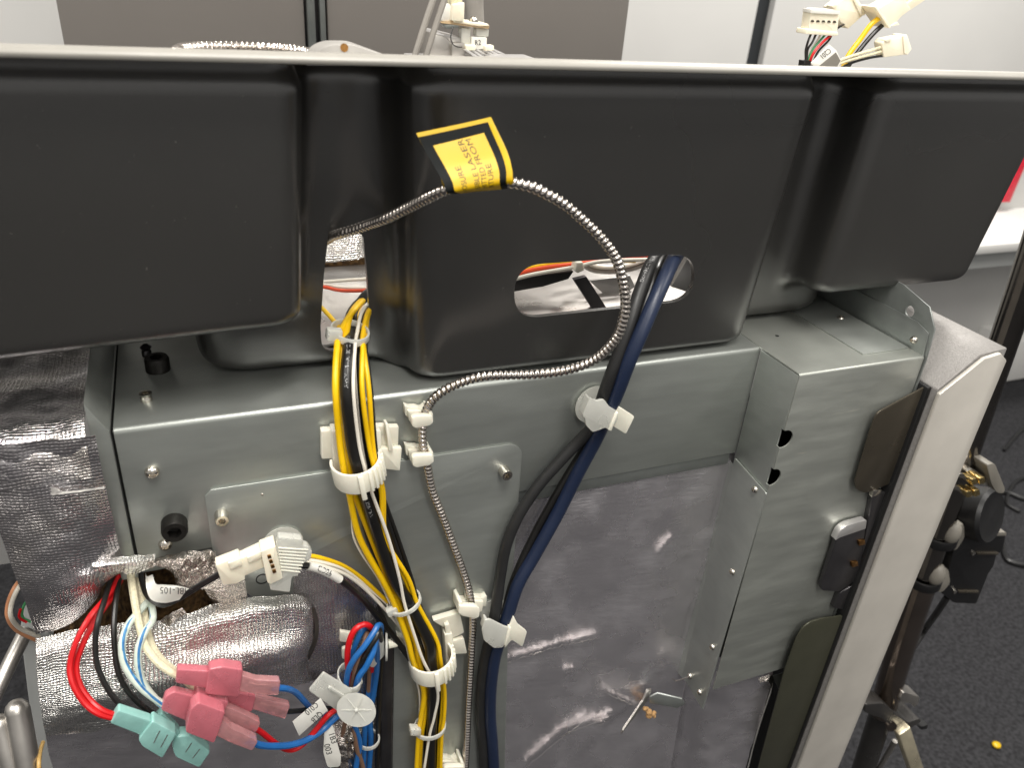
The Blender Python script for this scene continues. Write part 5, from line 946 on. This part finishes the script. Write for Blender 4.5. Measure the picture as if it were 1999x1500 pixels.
for y, x0, x1 in ((1082, 1908, 1950), (1157, 1872, 1912)): obj('seam_rib', slab([(x0, y - 2), (x1, y - 2), (x1, y + 2.5), (x0, y + 2.5)], yb_ - .003, .02), 'hinge', bx2, .0008); obj('case_screw', MB().lathe(at(x0 - 8, y - 1, Y=yb_ - .001), (0, -1, 0), [(.003, -.001), (.003, .001), (.0001, .001)], 12), 'steel', bx2)
for q in ([(1864, 1030), (1884, 1022), (1886, 1050), (1868, 1078), (1852, 1074)], [(1836, 1112), (1852, 1110), (1856, 1140), (1838, 1160), (1824, 1152)]): obj('bracket_ear', slab(rounded(q, 8), yb_ - .004, .014), 'greyplastic', bx2, .003)
tag(wire('black_lead', [(1850, 1165, yb_ + .02), (1828, 1198, yb_ + .04), (1800, 1238, yb_ + .06), (1770, 1290, yb_ + .02), (1740, 1380, yb_)], 12, 'black'), 'black lead trailing down from the power box', 'cable')
# ---- things on the carpet at the right
def on_floor(pts, r): return catmull([at(x, y, Z=r) for x, y in pts], 8)
for k, (lbl, pts, r) in enumerate((('dark cable on the carpet curving past the lamp box', [(1955, 1040), (1962, 1085), (1980, 1100), (2040, 1110)], .006), ('dark cable on the carpet below the T handle', [(1940, 965), (1965, 962), (2000, 975), (2060, 985)], .006), ('dark cable on the carpet nearest the far wall', [(1960, 880), (1985, 850), (2010, 830), (2060, 800)], .005), ('loop of dark cable lying on the carpet at the right edge', [(1990, 1000), (1965, 980), (1985, 940), (2030, 930)], .005))):
    tag(obj('floor_cable', MB().tube(on_floor(pts, r), r, 8), 'darkplastic'), lbl, 'cable', 'cables lying on the carpet')
wb_ = at(1990, 720, Z=.05); tag(obj('pale_carton', MB().box((wb_.x - .08, wb_.y, .004), (wb_.x + .8, wb_.y + .5, .16)), 'panel', None, .004), 'pale carton lying on the carpet at the far right', 'carton')
g_ = at(1945, 1456, Z=.004); tag(obj('yellow_fleck', MB().blob(g_ + Vector((0, 0, .001)), (.0085, .0075, .004)), 'tagyel'), 'tiny yellow fleck lying on the carpet at lower right', 'fleck')
# ---- left lower background
cab = thing('side_cabinet', 'pale blue grey cabinet side left of the foil flap', 'cabinet', at(55, 1400, Y=.12))
obj('cabinet_side', slab([(38, 1228), (96, 1236), (150, 1540), (82, 1540), (57, 1380)], .10, .03), 'cabgrey', cab, .002)
panel('low_white_panel', 'white panel seen through the gap at the left edge above the dark carpet', 'panel', -.62, -.26, at(5, 1104, Y=.5).z, at(5, 960, Y=.5).z + .3, .5, .02, 'panel')
tag(obj('grey_pipe', MB().tube([at(52, 1230, Y=.10), at(22, 1290, Y=.08), at(-40, 1420, Y=.05)], .0052, 14), 'alu'), 'slim grey pipe slanting beside the side cabinet', 'pipe')
for lbl, a, b, r in (('round ended matt aluminium tube at the bottom left corner', (34, 1388), (62, 1540), .0075), ('second matt aluminium tube crossing at the bottom left corner', (0, 1415), (40, 1560), .0065), ('third matt aluminium tube lowest in the bottom left corner', (-14, 1450), (10, 1580), .0075)):
    A0, B0 = at(*a, Y=.02), at(*b, Y=.0); D = (B0 - A0).normalized()
    tag(obj('aluminium_tube', MB().tube([A0 - D * r, A0 - D * r * .85, A0 - D * r * .5, A0, B0], [r * .05, r * .55, r * .88, r, r], 18), 'alu'), lbl, 'tube', 'aluminium tubes in the lower left corner')
lp = thing('looped_leads', 'orange and white leads looping out behind the left foil edge', 'wires', at(30, 1190, Y=.06))
wire('orange_lead', [(46, 1125, .06), (28, 1150, .05), (16, 1180, .05), (16, 1208, .05), (34, 1232, .06), (70, 1250, .07)], 9, mat('pale_orange_vinyl', (214, 150, 110), .4), lp)
wire('white_lead', [(52, 1130, .055), (34, 1152, .045), (22, 1182, .045), (22, 1206, .045), (40, 1228, .055), (76, 1244, .065)], 9, 'wwhite', lp)
wire('green_lead', [(58, 1165, .06), (46, 1185, .06), (44, 1205, .06), (60, 1215, .06)], 5, 'green', lp)
wire('red_lead', [(40, 1190, .058), (38, 1206, .058), (52, 1216, .058)], 5, 'red', lp)
tag(wire('tan_lead', [(84, 1450, .02), (78, 1470, .01), (76, 1500, .0), (80, 1540, .0)], 8, mat('tan_vinyl', (196, 160, 96), .45)), 'tan lead hanging beside the aluminium tubes', 'wire')
